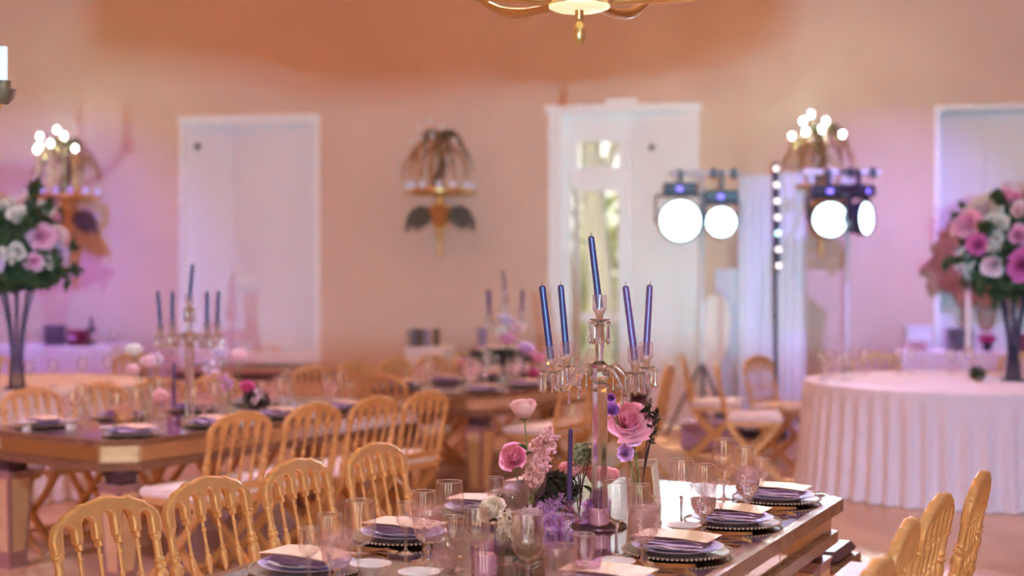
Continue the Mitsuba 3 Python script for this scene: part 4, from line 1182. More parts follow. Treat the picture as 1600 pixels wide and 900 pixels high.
# vases of the front table
globe = Proto(); globe.add('globe', lathe([(.028, .085), (.03, .078), (.048, .05), (.052, .035), (.046, .012), (.03, .003)], 32), 'clear_sheet', True)
globe.add('base', lathe([(0, 0), (.03, 0), (.03, .004), (0, .004)], 24), 'crystal', 30)
bottle = Proto(); bottle.add('body', lathe([(.013, .16), (.012, .12), (.018, .10), (.026, .07), (.028, .004)], 28), 'clear_sheet', True); bottle.add('base', lathe([(0, 0), (.028, 0), (.028, .004), (0, .004)], 24), 'crystal', 30)
bottle.add('water', lathe([(0, .005), (.0265, .005), (.025, .06), (0, .06)], 24), 'water', 30)
VB = {'globe': on(803, 812, TB), 'bottle': on(827, 826, TB), 'bottle2': on(1000, 806, TB), 'cube': on(812, 880, TB), 'low': on(905, 822, TB)}
globe.place('globe_vase', 'small clear globe vase with the deep pink rose', 'vase', mv(*VB['globe'], TB))
bottle.place('bottle_vase', 'slim clear bottle vase with the tall blush rose', 'vase', mv(*VB['bottle'], TB))
bottle.place('bottle_vase', 'slim clear bottle vase with the open pink rose behind the photo frame', 'vase', mv(*VB['bottle2'], TB))
cu = Proto(); w = .055
cu.add('glass', cat([bx(-w, w, -w, -w + .002, .012, .105), bx(-w, w, w - .002, w, .012, .105), bx(-w, -w + .002, -w + .002, w - .002, .012, .105), bx(w - .002, w, -w + .002, w - .002, .012, .105)]), 'stem_crystal')
cu.add('base', bx(-w, w, -w, w, 0, .012, .002), 'stem_crystal'); cu.add('water', bx(-w + .003, w - .003, -w + .003, w - .003, .0125, .05), 'water')
cu.place('cube_vase', 'clear glass cube vase with water and white flowers at the bottom centre', 'vase', M4(mv(*VB['cube'], TB), rz(-20)))
lv = Proto(); lv.add('glass', lathe([(.045, .075), (.048, .05), (.045, .02), (.03, .004)], 32), 'clear_sheet', True); lv.add('base', lathe([(0, 0), (.03, 0), (.03, .004), (0, .004)], 24), 'crystal', 30)
lv.place('low_vase', 'low clear round vase with lilac stock and dark foliage beside the black taper', 'vase', mv(*VB['low'], TB))


def head(px, py, y):
    return deep(px, py, y)


def in_vase(k, z=.02, dx=0, dy=0):
    return (VB[k][0] + dx, VB[k][1] + dy, TB + z)


yb = VB['bottle'][1]
rose_stem('tall blush rose on a long stem, highest flower left of the candelabra', head(818, 641, yb), in_vase('bottle'), .050, 'tight', 'rose_blush', (-.1, -.25, 1))
rose_stem('deep pink full rose in the globe vase', head(804, 714, VB['globe'][1]), in_vase('globe', .01), .046, 'full', 'rose_pink', (-.3, -.8, .55), False)
rose_stem('large open pink rose right of the candelabra column', head(984, 657, VB['bottle2'][1]), in_vase('bottle2'), .060, 'open', 'rose_pink', (0, -.75, .7))
rose_stem('peach pink rose behind the black taper', head(891, 737, VB['low'][1] + .1), in_vase('low', .03, 0, .01), .044, 'tight', 'rose_peach', (-.1, -.3, 1))
rose_stem('peach rose left of the crystal column base', head(929, 742, VB['low'][1] + .08), in_vase('low', .03, .01), .042, 'tight', 'rose_peach', (.1, -.3, 1))
rose_stem('peach rose seen behind the crystal column base', head(951, 744, VB['low'][1] + .16), in_vase('low', .03, .02, .01), .040, 'tight', 'rose_peach', (.2, -.3, 1))
rose_stem('creamy white rose at the left of the foreground flowers', head(769, 796, VB['cube'][1] + .1), in_vase('cube', .02, -.01, .02), .040, 'full', 'petal_white', (-.4, -.6, .7))
spray('white_stock', 'white stock flower cluster over the cube vase', 'flower', head(797, 822, VB['cube'][1]), (.045, .04, .045), 60, .011, 'petal_white', in_vase('cube', .02), 21)
spray('white_stock', 'paler white stock cluster between white rose and cube vase', 'flower', head(826, 806, VB['cube'][1] + .05), (.035, .03, .03), 40, .010, 'petal_pale', in_vase('cube', .02, .01), 22)
for i, (px, py, dy, rx_, n) in enumerate(((846, 807, -.03, .042, 70), (868, 786, .0, .032, 46), (866, 815, -.06, .03, 50), (926, 796, .0, .04, 66), (919, 818, -.03, .032, 40), (937, 776, .04, .028, 36))):
    spray('lilac_stock', ('lilac stock cluster farthest left beside the violet bottle', 'lilac stock cluster topmost left of the black taper', 'lilac stock cluster in front of the violet bottle', 'lilac stock cluster right of the violet bottle',
                          'lilac stock cluster lowest right of the violet bottle', 'lilac stock cluster by the candelabra foot')[i], 'flower', head(px, py, VB['low'][1] + dy), (rx_, rx_ * .8, rx_), n, .0115, 'petal_lilac', in_vase('low', .03), 30 + i)
for i, (px, py, r, c, k) in enumerate(((957, 640, .022, 'petal_violet', 0), (955, 622, .014, 'petal_violet', 1), (989, 681, .026, 'petal_orchid', 2), (977, 707, .022, 'petal_lilac', 3))):
    rose_stem(('small violet bud high behind the crystal column', 'smallest violet bud above another violet bud', 'round orchid bloom under the open pink rose', 'lilac bloom below the orchid bloom, above the photo frame')[i], head(px, py, VB['bottle2'][1] - .03), in_vase('bottle2', .05), r, 'open' if i > 1 else 'full', c, (0, -.9, .4), False)
plume('pink feathery astilbe plume right of the tall blush rose', [head(842, 742, yb + .05), head(848, 700, yb + .05), head(860, 668, yb + .05)], .052, 'astilbe_pink', 5, in_vase('bottle', .05))
plume('second astilbe plume leaning right beneath the first', [head(846, 700, yb + .08), head(858, 690, yb + .09), head(872, 684, yb + .1)], .030, 'astilbe_pink', 6, in_vase('bottle', .05))
plume('pale astilbe plume between the tall rose stem and the dark foliage', [head(834, 762, yb), head(836, 735, yb), head(830, 705, yb)], .034, 'rose_blush', 7, in_vase('bottle', .05))


def foliage(name, label, center, radii, count, size, seed, color, foot, twigs=10):
    g = np.random.default_rng(seed); t = Proto(); t.add('leaves', leaves(center, radii, count, size, seed, '', .2), color); c = np.array(center); d = g.normal(size=(twigs, 3)); d /= np.linalg.norm(d, axis=1, keepdims=True)
    t.add('twig', cat([tube(curve([np.array(foot), c * .6 + np.array(foot) * .4 + d[k] * .01, c + d[k] * np.array(radii)], 5), .0017, 5) for k in range(twigs)]), 'twig')
    return t.place(name, label, 'foliage')


foliage('dark_foliage', 'dark feathery foliage behind the black taper', head(858, 762, VB['low'][1] + .05), (.10, .055, .055), 1000, .015, 61, 'leaf_dark', in_vase('low', .03), 16)
foliage('dark_foliage', 'dark foliage spreading left over the glasses', head(806, 784, VB['low'][1]), (.075, .03, .028), 260, .013, 62, 'leaf_dark', in_vase('low', .04), 8)
foliage('dark_foliage', 'dark red twigs reaching out right of the open pink rose', head(1016, 660, VB['bottle2'][1]), (.035, .02, .085), 90, .014, 63, 'leaf_dark', in_vase('bottle2', .06), 9)
foliage('green_foliage', 'grey green foliage behind the column left of the peach roses', head(912, 712, VB['low'][1] + .1), (.05, .03, .045), 150, .014, 64, 'leaf_pale', in_vase('low', .03), 8)

# ------------------------------------------------------------------ the tall arrangements on the round tables
def tall(x, y, z0, zc, r, seed, label, side, colors, back, squash=.9):
    g = np.random.default_rng(seed); st = Proto(); zb = zc - r * .55
    for k in range(8):
        a = 2 * math.pi * k / 8 + .3; c, s = math.cos(a), math.sin(a); h = zb - z0
        st.add('rod', tube(curve([(c * .05, s * .05, 0), (c * .035, s * .035, h * .25), (c * .05, s * .05, h * .5), (c * .10, s * .10, h * .8), (c * .17, s * .17, h)], 6), .009, 7), 'black_stem', True)
    st.add('base', lathe([(0, 0), (.09, 0), (.09, .012), (.03, .02), (0, .02)], 24), 'black_stem', 40)
    st.add('tray', lathe([(0, zb - z0 - .01), (.18, zb - z0 - .01), (.19, zb - z0 + .02), (0, zb - z0 + .02)], 24), 'black_stem', 40)
    st.place('flower_stand', 'tall stand of flaring dark rods under the ' + side + ' flower dome', 'flower stand', mv(x, y, z0))
    fo = Proto(); c = (x, y, zc - .02)
    fo.add('leaves', leaves(c, (r * .88, r * .8, r * squash * .9), 900, .060, seed, '', .5), 'leaf_green')
    fo.add('hanging_leaves', leaves((x, y, zc - r * .6), (r * .85, r * .8, r * .30), 240, .07, seed + 1, '', .5), 'leaf_green')
    for k in range(15):                                  # sprigs that stand out of the dome
        d = g.normal(size=3); d[1] = d[1] * .6; d[2] = d[2] * .8 + .1; d /= np.linalg.norm(d); e = r * (1.05 + .38 * g.random())
        if d[2] < -.2:
            e *= .95
        p0 = np.array([x, y, zc]) + d * r * .6; p1 = np.array([x, y, zc]) + d * e + np.array([0, 0, -.10 * e * (1 - d[2])])
        fo.add('sprig', cat([tube(curve([p0, (p0 + p1) / 2 + np.array([0, 0, .03]), p1], 4), .004, 5)] + [leaves(p0 + (p1 - p0) * q, (.035, .035, .035), 7, .055, seed + k * 7 + int(q * 10), '', .3) for q in (.35, .55, .75, .95)]), 'leaf_green')
    fo.add('twig', cat([tube(curve([(x, y, zb), (x + r * .4 * math.cos(a), y + r * .4 * math.sin(a), zc), (x + r * .9 * math.cos(a), y + r * .85 * math.sin(a), zc + r * .3 * math.sin(3 * a))], 5), .004, 5) for a in np.arange(10) * .628]), 'twig')
    fo.place('leaf_dome', 'dark leafy dome of the ' + side + ' tall flower arrangement', 'foliage')
    n = 0; spots = []
    for k in range(400):
        d = g.normal(size=3); d /= np.linalg.norm(d)
        if d[2] < -.45 or d[1] > .5 or any(d @ s > .90 for s in spots):
            continue
        spots.append(d); col = colors[n % len(colors)]; p = np.array([x, y, zc]) + d * np.array([r * .95, r * .9, r * .92]) * (.9 + .16 * g.random()); n += 1
        rr = (.060, .075, .088, .068)[n % 4] * r / .42
        t = Proto(); fm = M4(mv(*p), aim(d + np.array([0, -.5, .1])), sc(rr)); t.add('bloom', ROSE['full' if n % 2 else 'open'], col, False, None, fm); t.add('stem', tube([p, np.array([x, y, zb]) * .5 + p * .5, np.array([x, y, zb])], .003, 4), 'stem_green')
        cn = dict(rose_pink='pink', rose_blush='blush', petal_white='white', petal_orchid='orchid', petal_magenta='magenta', petal_pale='pale lilac', rose_peach='peach', petal_lilac='lilac')[col]
        wh = ('top' if d[2] > .75 else 'upper' if d[2] > .35 else 'middle' if d[2] > 0 else 'lower') + (' left' if d[0] < -.3 else ' right' if d[0] > .3 else ' centre')
        t.place('rose', f'{cn} rose, {wh} of the {side} flower dome' + (', facing back' if d[1] > .15 else ''), 'flower', None, f'{cn} roses in the {side} dome')
        if n >= 32:
            break
    for k in range(9):
        d = g.normal(size=3); d[1] = -abs(d[1]); d[0] += back; d /= np.linalg.norm(d); p = np.array([x, y, zc]) + d * r * .95
        spray('white_filler', f'white blossom sprig, {("lowest", "lower", "middle", "upper", "highest")[int(min(4, max(0, (d[2] + 1) * 2.5)))]} {"left" if d[0] < -.5 else "inner left" if d[0] < 0 else "inner right" if d[0] < .5 else "right"} of the {side} flower dome', 'flower', p, (.06, .05, .06), 30, .016, 'petal_white', (x, y, zb), seed + 50 + k, f'white sprigs in the {side} dome')


tall(3.75, 10.05, .7915, 1.80, .44, 11, '', 'right', ('rose_blush', 'petal_white', 'rose_pink', 'petal_orchid', 'petal_white', 'petal_magenta', 'rose_blush'), -.9)
tall(-3.52, 9.55, .7715, 1.79, .36, 12, '', 'left', ('rose_blush', 'rose_pink', 'petal_white', 'rose_peach', 'petal_white', 'petal_orchid'), .3)

# ------------------------------------------------------------------ glass and flowers on the blurred tables
def scatter_settings(C, D, N, L, W, who, ts, seed, extra=()):
    g = np.random.default_rng(seed)
    for side in (0, 1):
        for ti, t in enumerate(ts):
            wh = ('nearest', 'second', 'third', 'farthest')[ti] + (' place, right' if side == 0 else ' place, left') + f' side of the {who} table'
            e = C + D * t + (N * -.02 if side == 0 else N * -(W - .02)); inn = -N if side == 0 else N; al = D
            for kind, u, v in (('r', .33, .14), ('w', .37, .05), ('g', .31, .045), ('s', .29, .20)):
                q = e + inn * (u + .02 * g.random()) + al * (v + .02 * g.random()); pr, h, nm, lb, ct = KIND[kind]
                pr.place(nm, f'{lb}, {wh}', ct, mv(q[0], q[1], .7505), f'glassware on the {who} table')
            q = e + inn * .19; a = math.degrees(math.atan2(-inn[0], inn[1])); m = M4(mv(q[0], q[1], .7505), rz(a))
            charger.place('charger_plate', f'silvery charger, {wh}', 'charger', m, f'chargers on the {who} table')
            pl1.place('dinner_plate', f'bluish dinner plate, {wh}', 'plate', m @ mv(0, 0, .0065), f'dinner plates on the {who} table')
            nap.place('napkin', f'folded lilac napkin, {wh}', 'napkin', m @ mv(-.012, 0, .016), f'napkins on the {who} table')
            card.place('menu_card', f'beige menu card, {wh}', 'menu card', m @ mv(.004, .004, .0445), f'menu cards on the {who} table')


scatter_settings(C2, D2, N2, L2, W2, 'left mirror', (.12, .66, 1.2, 1.74), 5)
scatter_settings(C3, D2, N2, L2, W2, 'middle mirror', (.12, .66, 1.2, 1.74), 6)


def bouquet(x, y, items, who, seed, z=.7505):
    """Blooms over a low vase, each with its own stem."""
    g = np.random.default_rng(seed)
    lv.place('low_vase', f'low clear vase of flowers on the {who} table, {"left of its candelabra" if x < (-1.85 if who[0] == "l" else -.12) else "right of its candelabra" if who[0] == "l" or x > .12 else "beside its candelabra"}', 'vase', mv(x, y, z), f'low vases on the {who} table')
    for (dx, dy, h, r, col, nm) in items:
        p = np.array([x + dx, y + dy, z + h])
        if nm.endswith('spray'):
            spray('filler_sprig', f'{nm[:-6]} {"lilac" if "lilac" in col else "white" if "white" in col else "pale"} blossom sprig in the low flowers of the {who} table'.strip(), 'flower', p, (r, r, r), 26, r * .3, col, (x, y, z + .02), seed + int(h * 1000), f'{col} sprigs of the {who} table')
        else:
            rose_stem(nm + f' on the {who} table', p, (x, y, z + .02), r, 'far', col, (0, -.5, .8), False, f'{nm}s on the {who} table')


yl = 7.4
def xat(px, Y):
    return (px - 800) / F * Y


def zat(py, Y):
    return EYE + (434 - py) / F * Y - .7505


for (vx, items) in ((228, ((210, 548, .05, 'petal_white', 'tall white rose'), (232, 566, .05, 'rose_blush', 'upper blush rose under the white rose'), (208, 578, .04, 'rose_blush', 'small blush rose farthest left'), (250, 620, .05, 'rose_blush', 'lowest blush rose by the black taper'), (246, 560, .04, 'petal_pale', 'left spray'))),
                    (362, ((345, 552, .045, 'petal_pale', 'pale lilac rose'), (374, 555, .045, 'rose_blush', 'blush rose right of the candelabra'), (352, 598, .05, 'petal_lilac', 'spray'), (386, 605, .045, 'petal_magenta', 'magenta rose'), (330, 575, .05, 'petal_pale', 'central spray'), (402, 618, .05, 'petal_pale', 'rightmost spray')))):
    bouquet(xat(vx, yl), yl, [(xat(px, yl) - xat(vx, yl), 0, zat(py, yl), r, c, n) for px, py, r, c, n in items], 'left mirror', vx)
ym = 10.35
for (vx, items) in ((800, ((792, 530, .07, 'rose_pink', 'pink rose under the candelabra'), (806, 512, .07, 'rose_blush', 'tall blush rose'), (822, 545, .07, 'petal_orchid', 'orchid rose'), (782, 515, .06, 'petal_white', 'taller spray'), (812, 570, .07, 'petal_pale', 'central spray'), (790, 500, .06, 'petal_pale', 'pale lilac rose'))),
                    (742, ((735, 572, .07, 'rose_blush', 'low blush rose'), (752, 580, .06, 'petal_pale', 'left spray'), (722, 568, .05, 'rose_peach', 'peach rose'), (765, 560, .06, 'petal_white', 'lower spray'))),
                    (848, ((840, 560, .06, 'rose_pink', 'rightmost pink rose'), (855, 575, .06, 'petal_pale', 'right spray'), (832, 585, .06, 'petal_magenta', 'magenta rose')))):
    bouquet(xat(vx, ym), ym + .05, [(xat(px, ym) - xat(vx, ym), 0, zat(py, ym), r, c, n) for px, py, r, c, n in items], 'middle mirror', vx)
foliage('dark_foliage', 'dark leaves under the flowers of the middle table', (xat(780, ym), ym + .1, .95), (.30, .08, .06), 120, .05, 66, 'leaf_dark', (xat(790, ym), ym, .78), 8)
foliage('dark_foliage', 'dark leaves among the flowers of the left mirror table', (xat(398, yl), yl + .05, .90), (.07, .05, .06), 80, .04, 67, 'leaf_dark', (xat(380, yl), yl, .77), 6)
# black taper, silver votive and white cups on the left table
q = on(272, 664, .7505)
hb.place('candle_bottle', 'violet bottle with a black taper on the left mirror table', 'candle holder', M4(mv(q[0], q[1], .7505), sc(1, 1, .8)))
taper('taper_candle', 'black taper left of the candelabra on the left mirror table', (q[0], q[1], .855), .24, 0, 'dark_wax', .0085)
q = on(194, 668, .7505)
sv = Proto(); sv.add('', lathe([(0, 0), (.03, .0), (.05, .03), (.055, .06), (.045, .095), (.03, .11), (.026, .108), (.04, .06), (0, .02)], 24), 'gilt', 40); sv.parts[0] = ('',) + sv.parts[0][1:]
sv.place('mercury_votive', 'gold egg shaped votive on the left mirror table', 'candle holder', mv(q[0], q[1], .7505))
q = on(178, 668, .7505)
tumv = vio.place('votive_holder', 'violet votive beside the gold egg shaped votive on the left mirror table', 'candle holder', mv(q[0], q[1], .7505))
for i, (px, py) in enumerate(((42, 671), (110, 668), (172, 680))):
    q = on(px, py, .7505)
    single('dip_bowl', bowl, 'porcelain', ('small white bowl at the left end of the left mirror table', 'small white bowl left of the gold votive', 'small white bowl in front of the gold votive at the near corner')[i], 'bowl', 40, mv(q[0], q[1], .7505))

# ------------------------------------------------------------------ round table ware
for i, (rr, ad) in enumerate(((1.02, 196), (1.0, 188), (1.03, 180), (1.0, 172), (1.02, 163), (.99, 154), (1.02, 145), (1.0, 135), (1.02, 125), (.86, 184), (.84, 166), (.86, 148), (.85, 130))):
    nth = ('first', 'second', 'third', 'fourth', 'fifth', 'sixth', 'seventh', 'eighth', 'ninth')[i if i < 9 else i - 9]
    (small_glass if i % 2 else white_glass).place('wine_glass', f'{"small" if i % 2 else "narrow"} clear glass, {nth} from the front in the {"outer" if i < 9 else "inner"} arc on the white round table', 'wine glass',
                                                  mv(RT[0] + rr * math.cos(math.radians(ad)), RT[1] + rr * math.sin(math.radians(ad)), .7905), f'{"outer" if i < 9 else "inner"} arc of glasses on the white round table')
for i, (dx, dy) in enumerate(((-.25, .78), (-.12, .84), (.20, .85), (.34, .80))):
    white_glass.place('wine_glass', ('leftmost', 'second', 'third', 'rightmost')[i] + ' clear glass at the back rim of the white round table', 'wine glass', mv(RT[0] + dx, RT[1] + dy, .7905), 'glasses at the back rim of the white round table')
q = on(1528, 596, .7905)
foliage('green_foliage', 'small green sprig lying on the white round table by the stand', (q[0], q[1], .85), (.06, .04, .06), 60, .03, 71, 'leaf_green', (q[0], q[1], .79), 6)
for i, q in enumerate(((LT[0] + .45, LT[1] - .4), (LT[0] + .6, LT[1] - .2), (LT[0] + .35, LT[1] - .6), (LT[0] + .7, LT[1] + .1))):
    white_glass.place('wine_glass', ('nearest', 'second', 'front', 'rearmost')[i] + ' clear glass on the far left round table', 'wine glass', mv(q[0], q[1], .7705), 'glasses on the far left round table')

# ------------------------------------------------------------------ buffet ware along the far wall
def buf(px, k, back=.25):
    aa, bb, y0, hh = BY[k]; a, _ = onwall(px, 545, WALL - y0 - back); w = room(a, y0 + back)
    return w[0], w[1], hh + .001


ORD = ('first', 'second', 'third', 'fourth', 'fifth', 'sixth', 'seventh', 'eighth', 'ninth', 'tenth', 'eleventh', 'twelfth', 'thirteenth', 'fourteenth')
pst = lathe([(0, 0), (.09, 0), (.135, .012), (.135, .015), (.09, .005), (0, .005)], 32)
PST = P(pst, 40)
for side, px, n, tag in (('left', 86, 14, 'far left buffet'), ('right', 1500, 14, 'buffet under the right window')):
    x, y, z = buf(px, side)
    for k in range(n):
        single('stacked_plate', PST, 'plum_plate', f'plum plate, {ORD[k]} from the bottom of the stack on the {tag}' if 0 < k < n - 1 else f'{"lowest" if k == 0 else "topmost"} plate of the stack on the {tag}', 'plate', False, mv(x, y, z + .0155 * k), f'stacked plates on the {tag}' if 0 < k < n - 1 else None)
bt = Proto(); bt.add('body', lathe([(0, 0), (.036, 0), (.038, .01), (.038, .17), (.014, .22), (.013, .28), (0, .28)], 16), 'dj_black', 40); bt.add('cap', lathe([(0, .275), (.0145, .275), (.0145, .30), (0, .30)], 12), 'dark_red', 40); bt.add('label', lathe([(.0385, .05), (.0385, .13)], 16), 'beige_board', 40)
x, y, z = buf(139, 'left'); bt.place('wine_bottle', 'dark bottle standing on the far left buffet behind the red box', 'bottle', mv(x, y + .08, z))
x, y, z = buf(1590, 'right'); bt.place('wine_bottle', 'dark bottle on the right buffet behind the tall flower stand', 'bottle', mv(x, y, z))
bxp = Proto(); bxp.add('body', bx(-.10, .10, -.07, .07, 0, .15, .008), 'dark_red'); bxp.add('flap', bx(-.102, .06, -.072, .072, .15, .17, .006), 'magenta_box'); bxp.add('front_tag', bx(-.09, -.02, -.075, -.07, .07, .11), 'petal_tag')
mat('petal_tag', (.75, .30, .62), .5)
x, y, z = buf(129, 'left'); bxp.place('gift_box', 'dark red box on the far left buffet', 'box', M4(mv(x, y - .08, z), rz(-6)))
pot = Proto(); pot.add('cup', lathe([(0, 0), (.04, 0), (.05, .09), (.046, .09), (.036, .01), (0, .01)], 16), 'dj_black', 40); pot.add('top', lathe([(0, .075), (.045, .075), (.085, .11), (.08, .14), (.04, .15), (0, .15)], 16), 'magenta_box', 40)
x, y, z = buf(1543, 'right'); pot.place('candy_pot', 'black pot with a bright magenta top on the right buffet', 'pot', mv(x, y, z))
x, y, z = buf(1597, 'right', .12); bxp.place('gift_box', 'dark red box at the right edge on the right buffet', 'box', mv(x + .1, y, z))
for i, px in enumerate((1422, 1430, 1438, 1446, 1425, 1434, 1442)):
    x, y, z = buf(px, 'right', .15 + .12 * (i > 3)); tum.place('tumbler', ('first', 'second', 'third', 'fourth', 'fifth', 'sixth', 'last')[i] + ' clear tumbler from the left among those by the pale box on the right buffet', 'tumbler', mv(x, y, z + (.0875 if False else 0)), 'tumblers on the right buffet')
x, y, z = buf(1434, 'right', .33)
crate = Proto(); crate.add('box', bx(-.12, .12, -.08, .08, 0, .20, .006), 'scrim'); crate.add('lid', bx(-.125, .125, -.085, .085, .20, .235, .006), 'truss_white')
crate.place('white_box', 'pale box behind the tumblers at the left end of the right buffet', 'box', mv(x, y, z))
for i, px in enumerate((40, 48, 56, 168, 176)):
    x, y, z = buf(px if px < 165 else 160 + i, 'left', .2); small_glass.place('wine_glass', ('first', 'second', 'third', 'fourth', 'fifth')[i] + ' small glass from the left on the far left buffet', 'wine glass', mv(x + .05 * (i - 2), y, z), 'glasses on the far left buffet')
tumv = None
for i, px in enumerate((640, 647, 654, 661, 668, 682)):
    x, y, z = buf(px, 'mid', .12 + .1 * (i % 2)); s = Proto(); s.add('', lathe([(0, 0), (.028, 0), (.034, .18), (.03, .18), (.025, .01), (0, .01)], 14), ('silver_glass', 'plum_plate', 'bronze')[i % 3], 40); s.parts[0] = ('',) + s.parts[0][1:]
    s.place('tall_tumbler', ('leftmost tall brownish tumbler on the small buffet under the unlit sconce', 'second tall plum tumbler from the left on the small buffet', 'third tall dark tumbler from the left on the small buffet', 'fourth tall brownish tumbler from the left on the small buffet', 'fifth tall plum tumbler on the small buffet', 'rightmost tall dark tumbler on the small buffet')[i], 'tumbler', mv(x, y, z))
for i, px in enumerate((750, 757)):
    x, y, z = buf(px, 'mid2', .15); s = Proto(); s.add('', lathe([(0, 0), (.022, 0), (.03, .20), (.026, .20), (.02, .01), (0, .01)], 14), 'plum_plate', 40); s.parts[0] = ('',) + s.parts[0][1:]
    s.place('tall_tumbler', ('left plum tumbler on the small buffet beside the door', 'right plum tumbler on the small buffet beside the door')[i], 'tumbler', mv(x, y, z))
# slim candlestick and carved panel at the right window
x, y, z = buf(1513, 'right', .1)
cs = Proto(); cs.add('base', lathe([(0, 0), (.05, 0), (.05, .012), (.02, .02), (0, .02)], 16), 'gilt', 40); cs.add('pillar', lathe([(0, .02), (.03, .02), (.029, .70), (0, .70)], 16), 'cream_wax', 40)
cs.place('pillar_candle', 'tall cream pillar candle in front of the carved panel', 'candle', mv(x, y, z))
J = [(1482, 345), (1472, 372), (1452, 384), (1462, 396), (1436, 425), (1452, 431), (1447, 447), (1456, 463), (1470, 455), (1490, 458), (1494, 474), (1502, 480), (1514, 470), (1530, 474), (1540, 484), (1556, 471), (1580, 470), (1592, 482), (1612, 474), (1640, 480), (1652, 455), (1668, 440), (1660, 420), (1672, 395), (1655, 370), (1640, 345), (1610, 352), (1580, 335), (1550, 350), (1520, 335)]
jj = [onwall(px, py, .05) for px, py in J]
cpn = Proto(); pj = Polygon(jj)
pm = stand_up(slabs(pj, .05, .02, 3)); pm.invert(); pm.apply_translation((0, WALL - .055, 0)); cpn.add('panel', pm, 'carved_wood')
ax, zx = np.array(jj)[:, 0], np.array(jj)[:, 1]; f0 = (onwall(1466, 400, .05)[0], onwall(1466, 443, .05)[1], onwall(1640, 443, .05)[0], onwall(1466, 360, .05)[1])
rg = sbox(f0[0], f0[1], f0[2], f0[3]); fr = stand_up(extr(rg.difference(rg.buffer(-.05)), .025)); fr.invert(); fr.apply_translation((0, WALL - .075, 0)); cpn.add('inner_frame', fr, 'carved_wood')
cpn.place('carved_panel', 'brown carved wooden panel with a jagged outline on the right shutters', 'panel', ROOM_M)

# ------------------------------------------------------------------ the stage lights in front of the wall
SY = 13.15


def sp(px, py, off=.95):
    a, z = onwall(px, py, off); w = room(a, WALL - off)
    return np.array([w[0], w[1], z])


def tbar(name, label, px0, px1, py, legx, off=.95):
    p = Proto(); A, B = sp(px0, py, off), sp(px1, py, off); L = np.linalg.norm(B - A); u = (B - A) / L
    p.add('crossbar', bar(A, B, .05, .05, (0, 0, 1), .008), 'truss_white')
    for t in (.1, .38, .62, .9):
        p.add('clamp', moved(bx(-.03, .03, -.04, .04, -.05, .04, .008), M4(mv(*(A + u * L * t)), rz(-9))), 'dj_black' if t > .5 else 'truss_white')
    base = sp(legx, py, off); b = np.array([base[0], base[1], 0])
    p.add('mast', lathe([(0, .35), (.022, .35), (.022, base[2]), (0, base[2])], 12), 'truss_white', 40, None, mv(b[0], b[1], 0))
    for k in range(3):
        a = k * 2.094 + .5
        p.add('tripod_leg', tube([(b[0], b[1], .75), (b[0] + .38 * math.cos(a), b[1] + .38 * math.sin(a), .015)], .014, 8), 'dj_black')
    return p.place(name, label, 'light stand')


tbar('light_stand', 'white T bar light stand at the left of the drapes', 1046, 1158, 270, 1097)
tbar('light_stand', 'white T bar light stand at the right of the drapes', 1252, 1376, 269, 1324)


def head_light(label, px, py, r, yaw, power, bar_y, off=1.24):
    c = sp(px, py, off); p = Proto(); g = M4(mv(*c), rz(-9 + yaw))
    top = EYE + (434 - bar_y) / F * c[1]
    can = lathe([(0, .22), (r * .55, .22), (r * .95, .12), (r * 1.1, .03), (r * 1.12, -.02), (r * 1.02, -.02), (r * 1.0, .0), (0, .0)], 32)
    p.add('lamp_can', can, 'dj_black', 40, None, g @ rx(-90))
    lens = p.add('lens', lathe([(0, -.004), (r * .6, -.003), (r * .99, .0), (0, .002)], 40), 'lamp_body', 40, None, g @ rx(-90) @ mv(0, 0, -.004))
    h = top - c[2]
    p.add('yoke', cat([bx(-r * 1.3, r * 1.3, .05, .09, r * 1.25, r * 1.25 + .025, .004), bx(-r * 1.3, -r * 1.3 + .015, .04, .10, -.02, r * 1.25 + .02, .003), bx(r * 1.3 - .015, r * 1.3, .04, .10, -.02, r * 1.25 + .02, .003)]), 'dj_black', False, None, g)
    bm_ = p.add('base', bx(-.16, .16, -.03, .17, r * 1.25 + .025, r * 1.25 + .13, .012), 'dj_black', False, None, g)
    p.add('display', bx(-.03, .02, -.034, -.029, r * 1.25 + .05, r * 1.25 + .085), 'purple_case', False, bm_, g)
    p.add('clamp', cat([bx(-.02, .02, .05, .09, r * 1.25 + .12, h + .02, .004), bx(-.02, .02, .05, .255, h + .0, h + .03, .004)]), 'dj_black', False, None, g)
    k = p.place('stage_light', label, 'stage light')
    emitter(k + '__lens', power, .7)
    scene[k + '__' + bm_ + '__display']['emitter'] = {'type': 'area', 'radiance': rad(.5, .35, 3.2), 'sampling_weight': .1}


head_light('glowing stage light farthest left in front of the door leaf', 1063, 345, .185, 0, (7, 11, 12), 270)
head_light('white stage light second from left under the left crossbar', 1127, 347, .135, 0, (5, 7, 8), 270)
head_light('big white stage light under the right crossbar', 1297, 343, .155, 6, (5.5, 8, 9), 269)
head_light('rightmost stage light turned aside so its lens looks narrow', 1352, 341, .145, 58, (5, 7, 8), 269)
# the bulb strip on its dark pole
ps = Proto(); t0, t1 = sp(1211, 254, 1.15), sp(1216, 424, 1.15)
ps.add('pole', bar(t1, t0, .05, .04, (1, 0, 0), .006), 'dj_black'); ps.add('support', bar((t1[0], t1[1] + .05, 0), (t0[0], t0[1] + .05, t0[2]), .03, .03, (1, 0, 0), .004), 'dj_black')
for k in range(7):
    q = t0 + (t1 - t0) * (.06 + .148 * k); ps.add('bulb', moved(ico(.022, 2), mv(q[0], q[1] - .035, q[2])), 'lamp_body', True)
k = ps.place('bulb_strip', 'dark upright strip of round bulbs between the drapes', 'light strip')
for p in [p for p in list(scene) if p.startswith(k + '__bulb')]:
    emitter(p, (3.2, 2.7, 2.6) if p[-1] not in '4' else (2.2, 4.6, 4.4), .2)


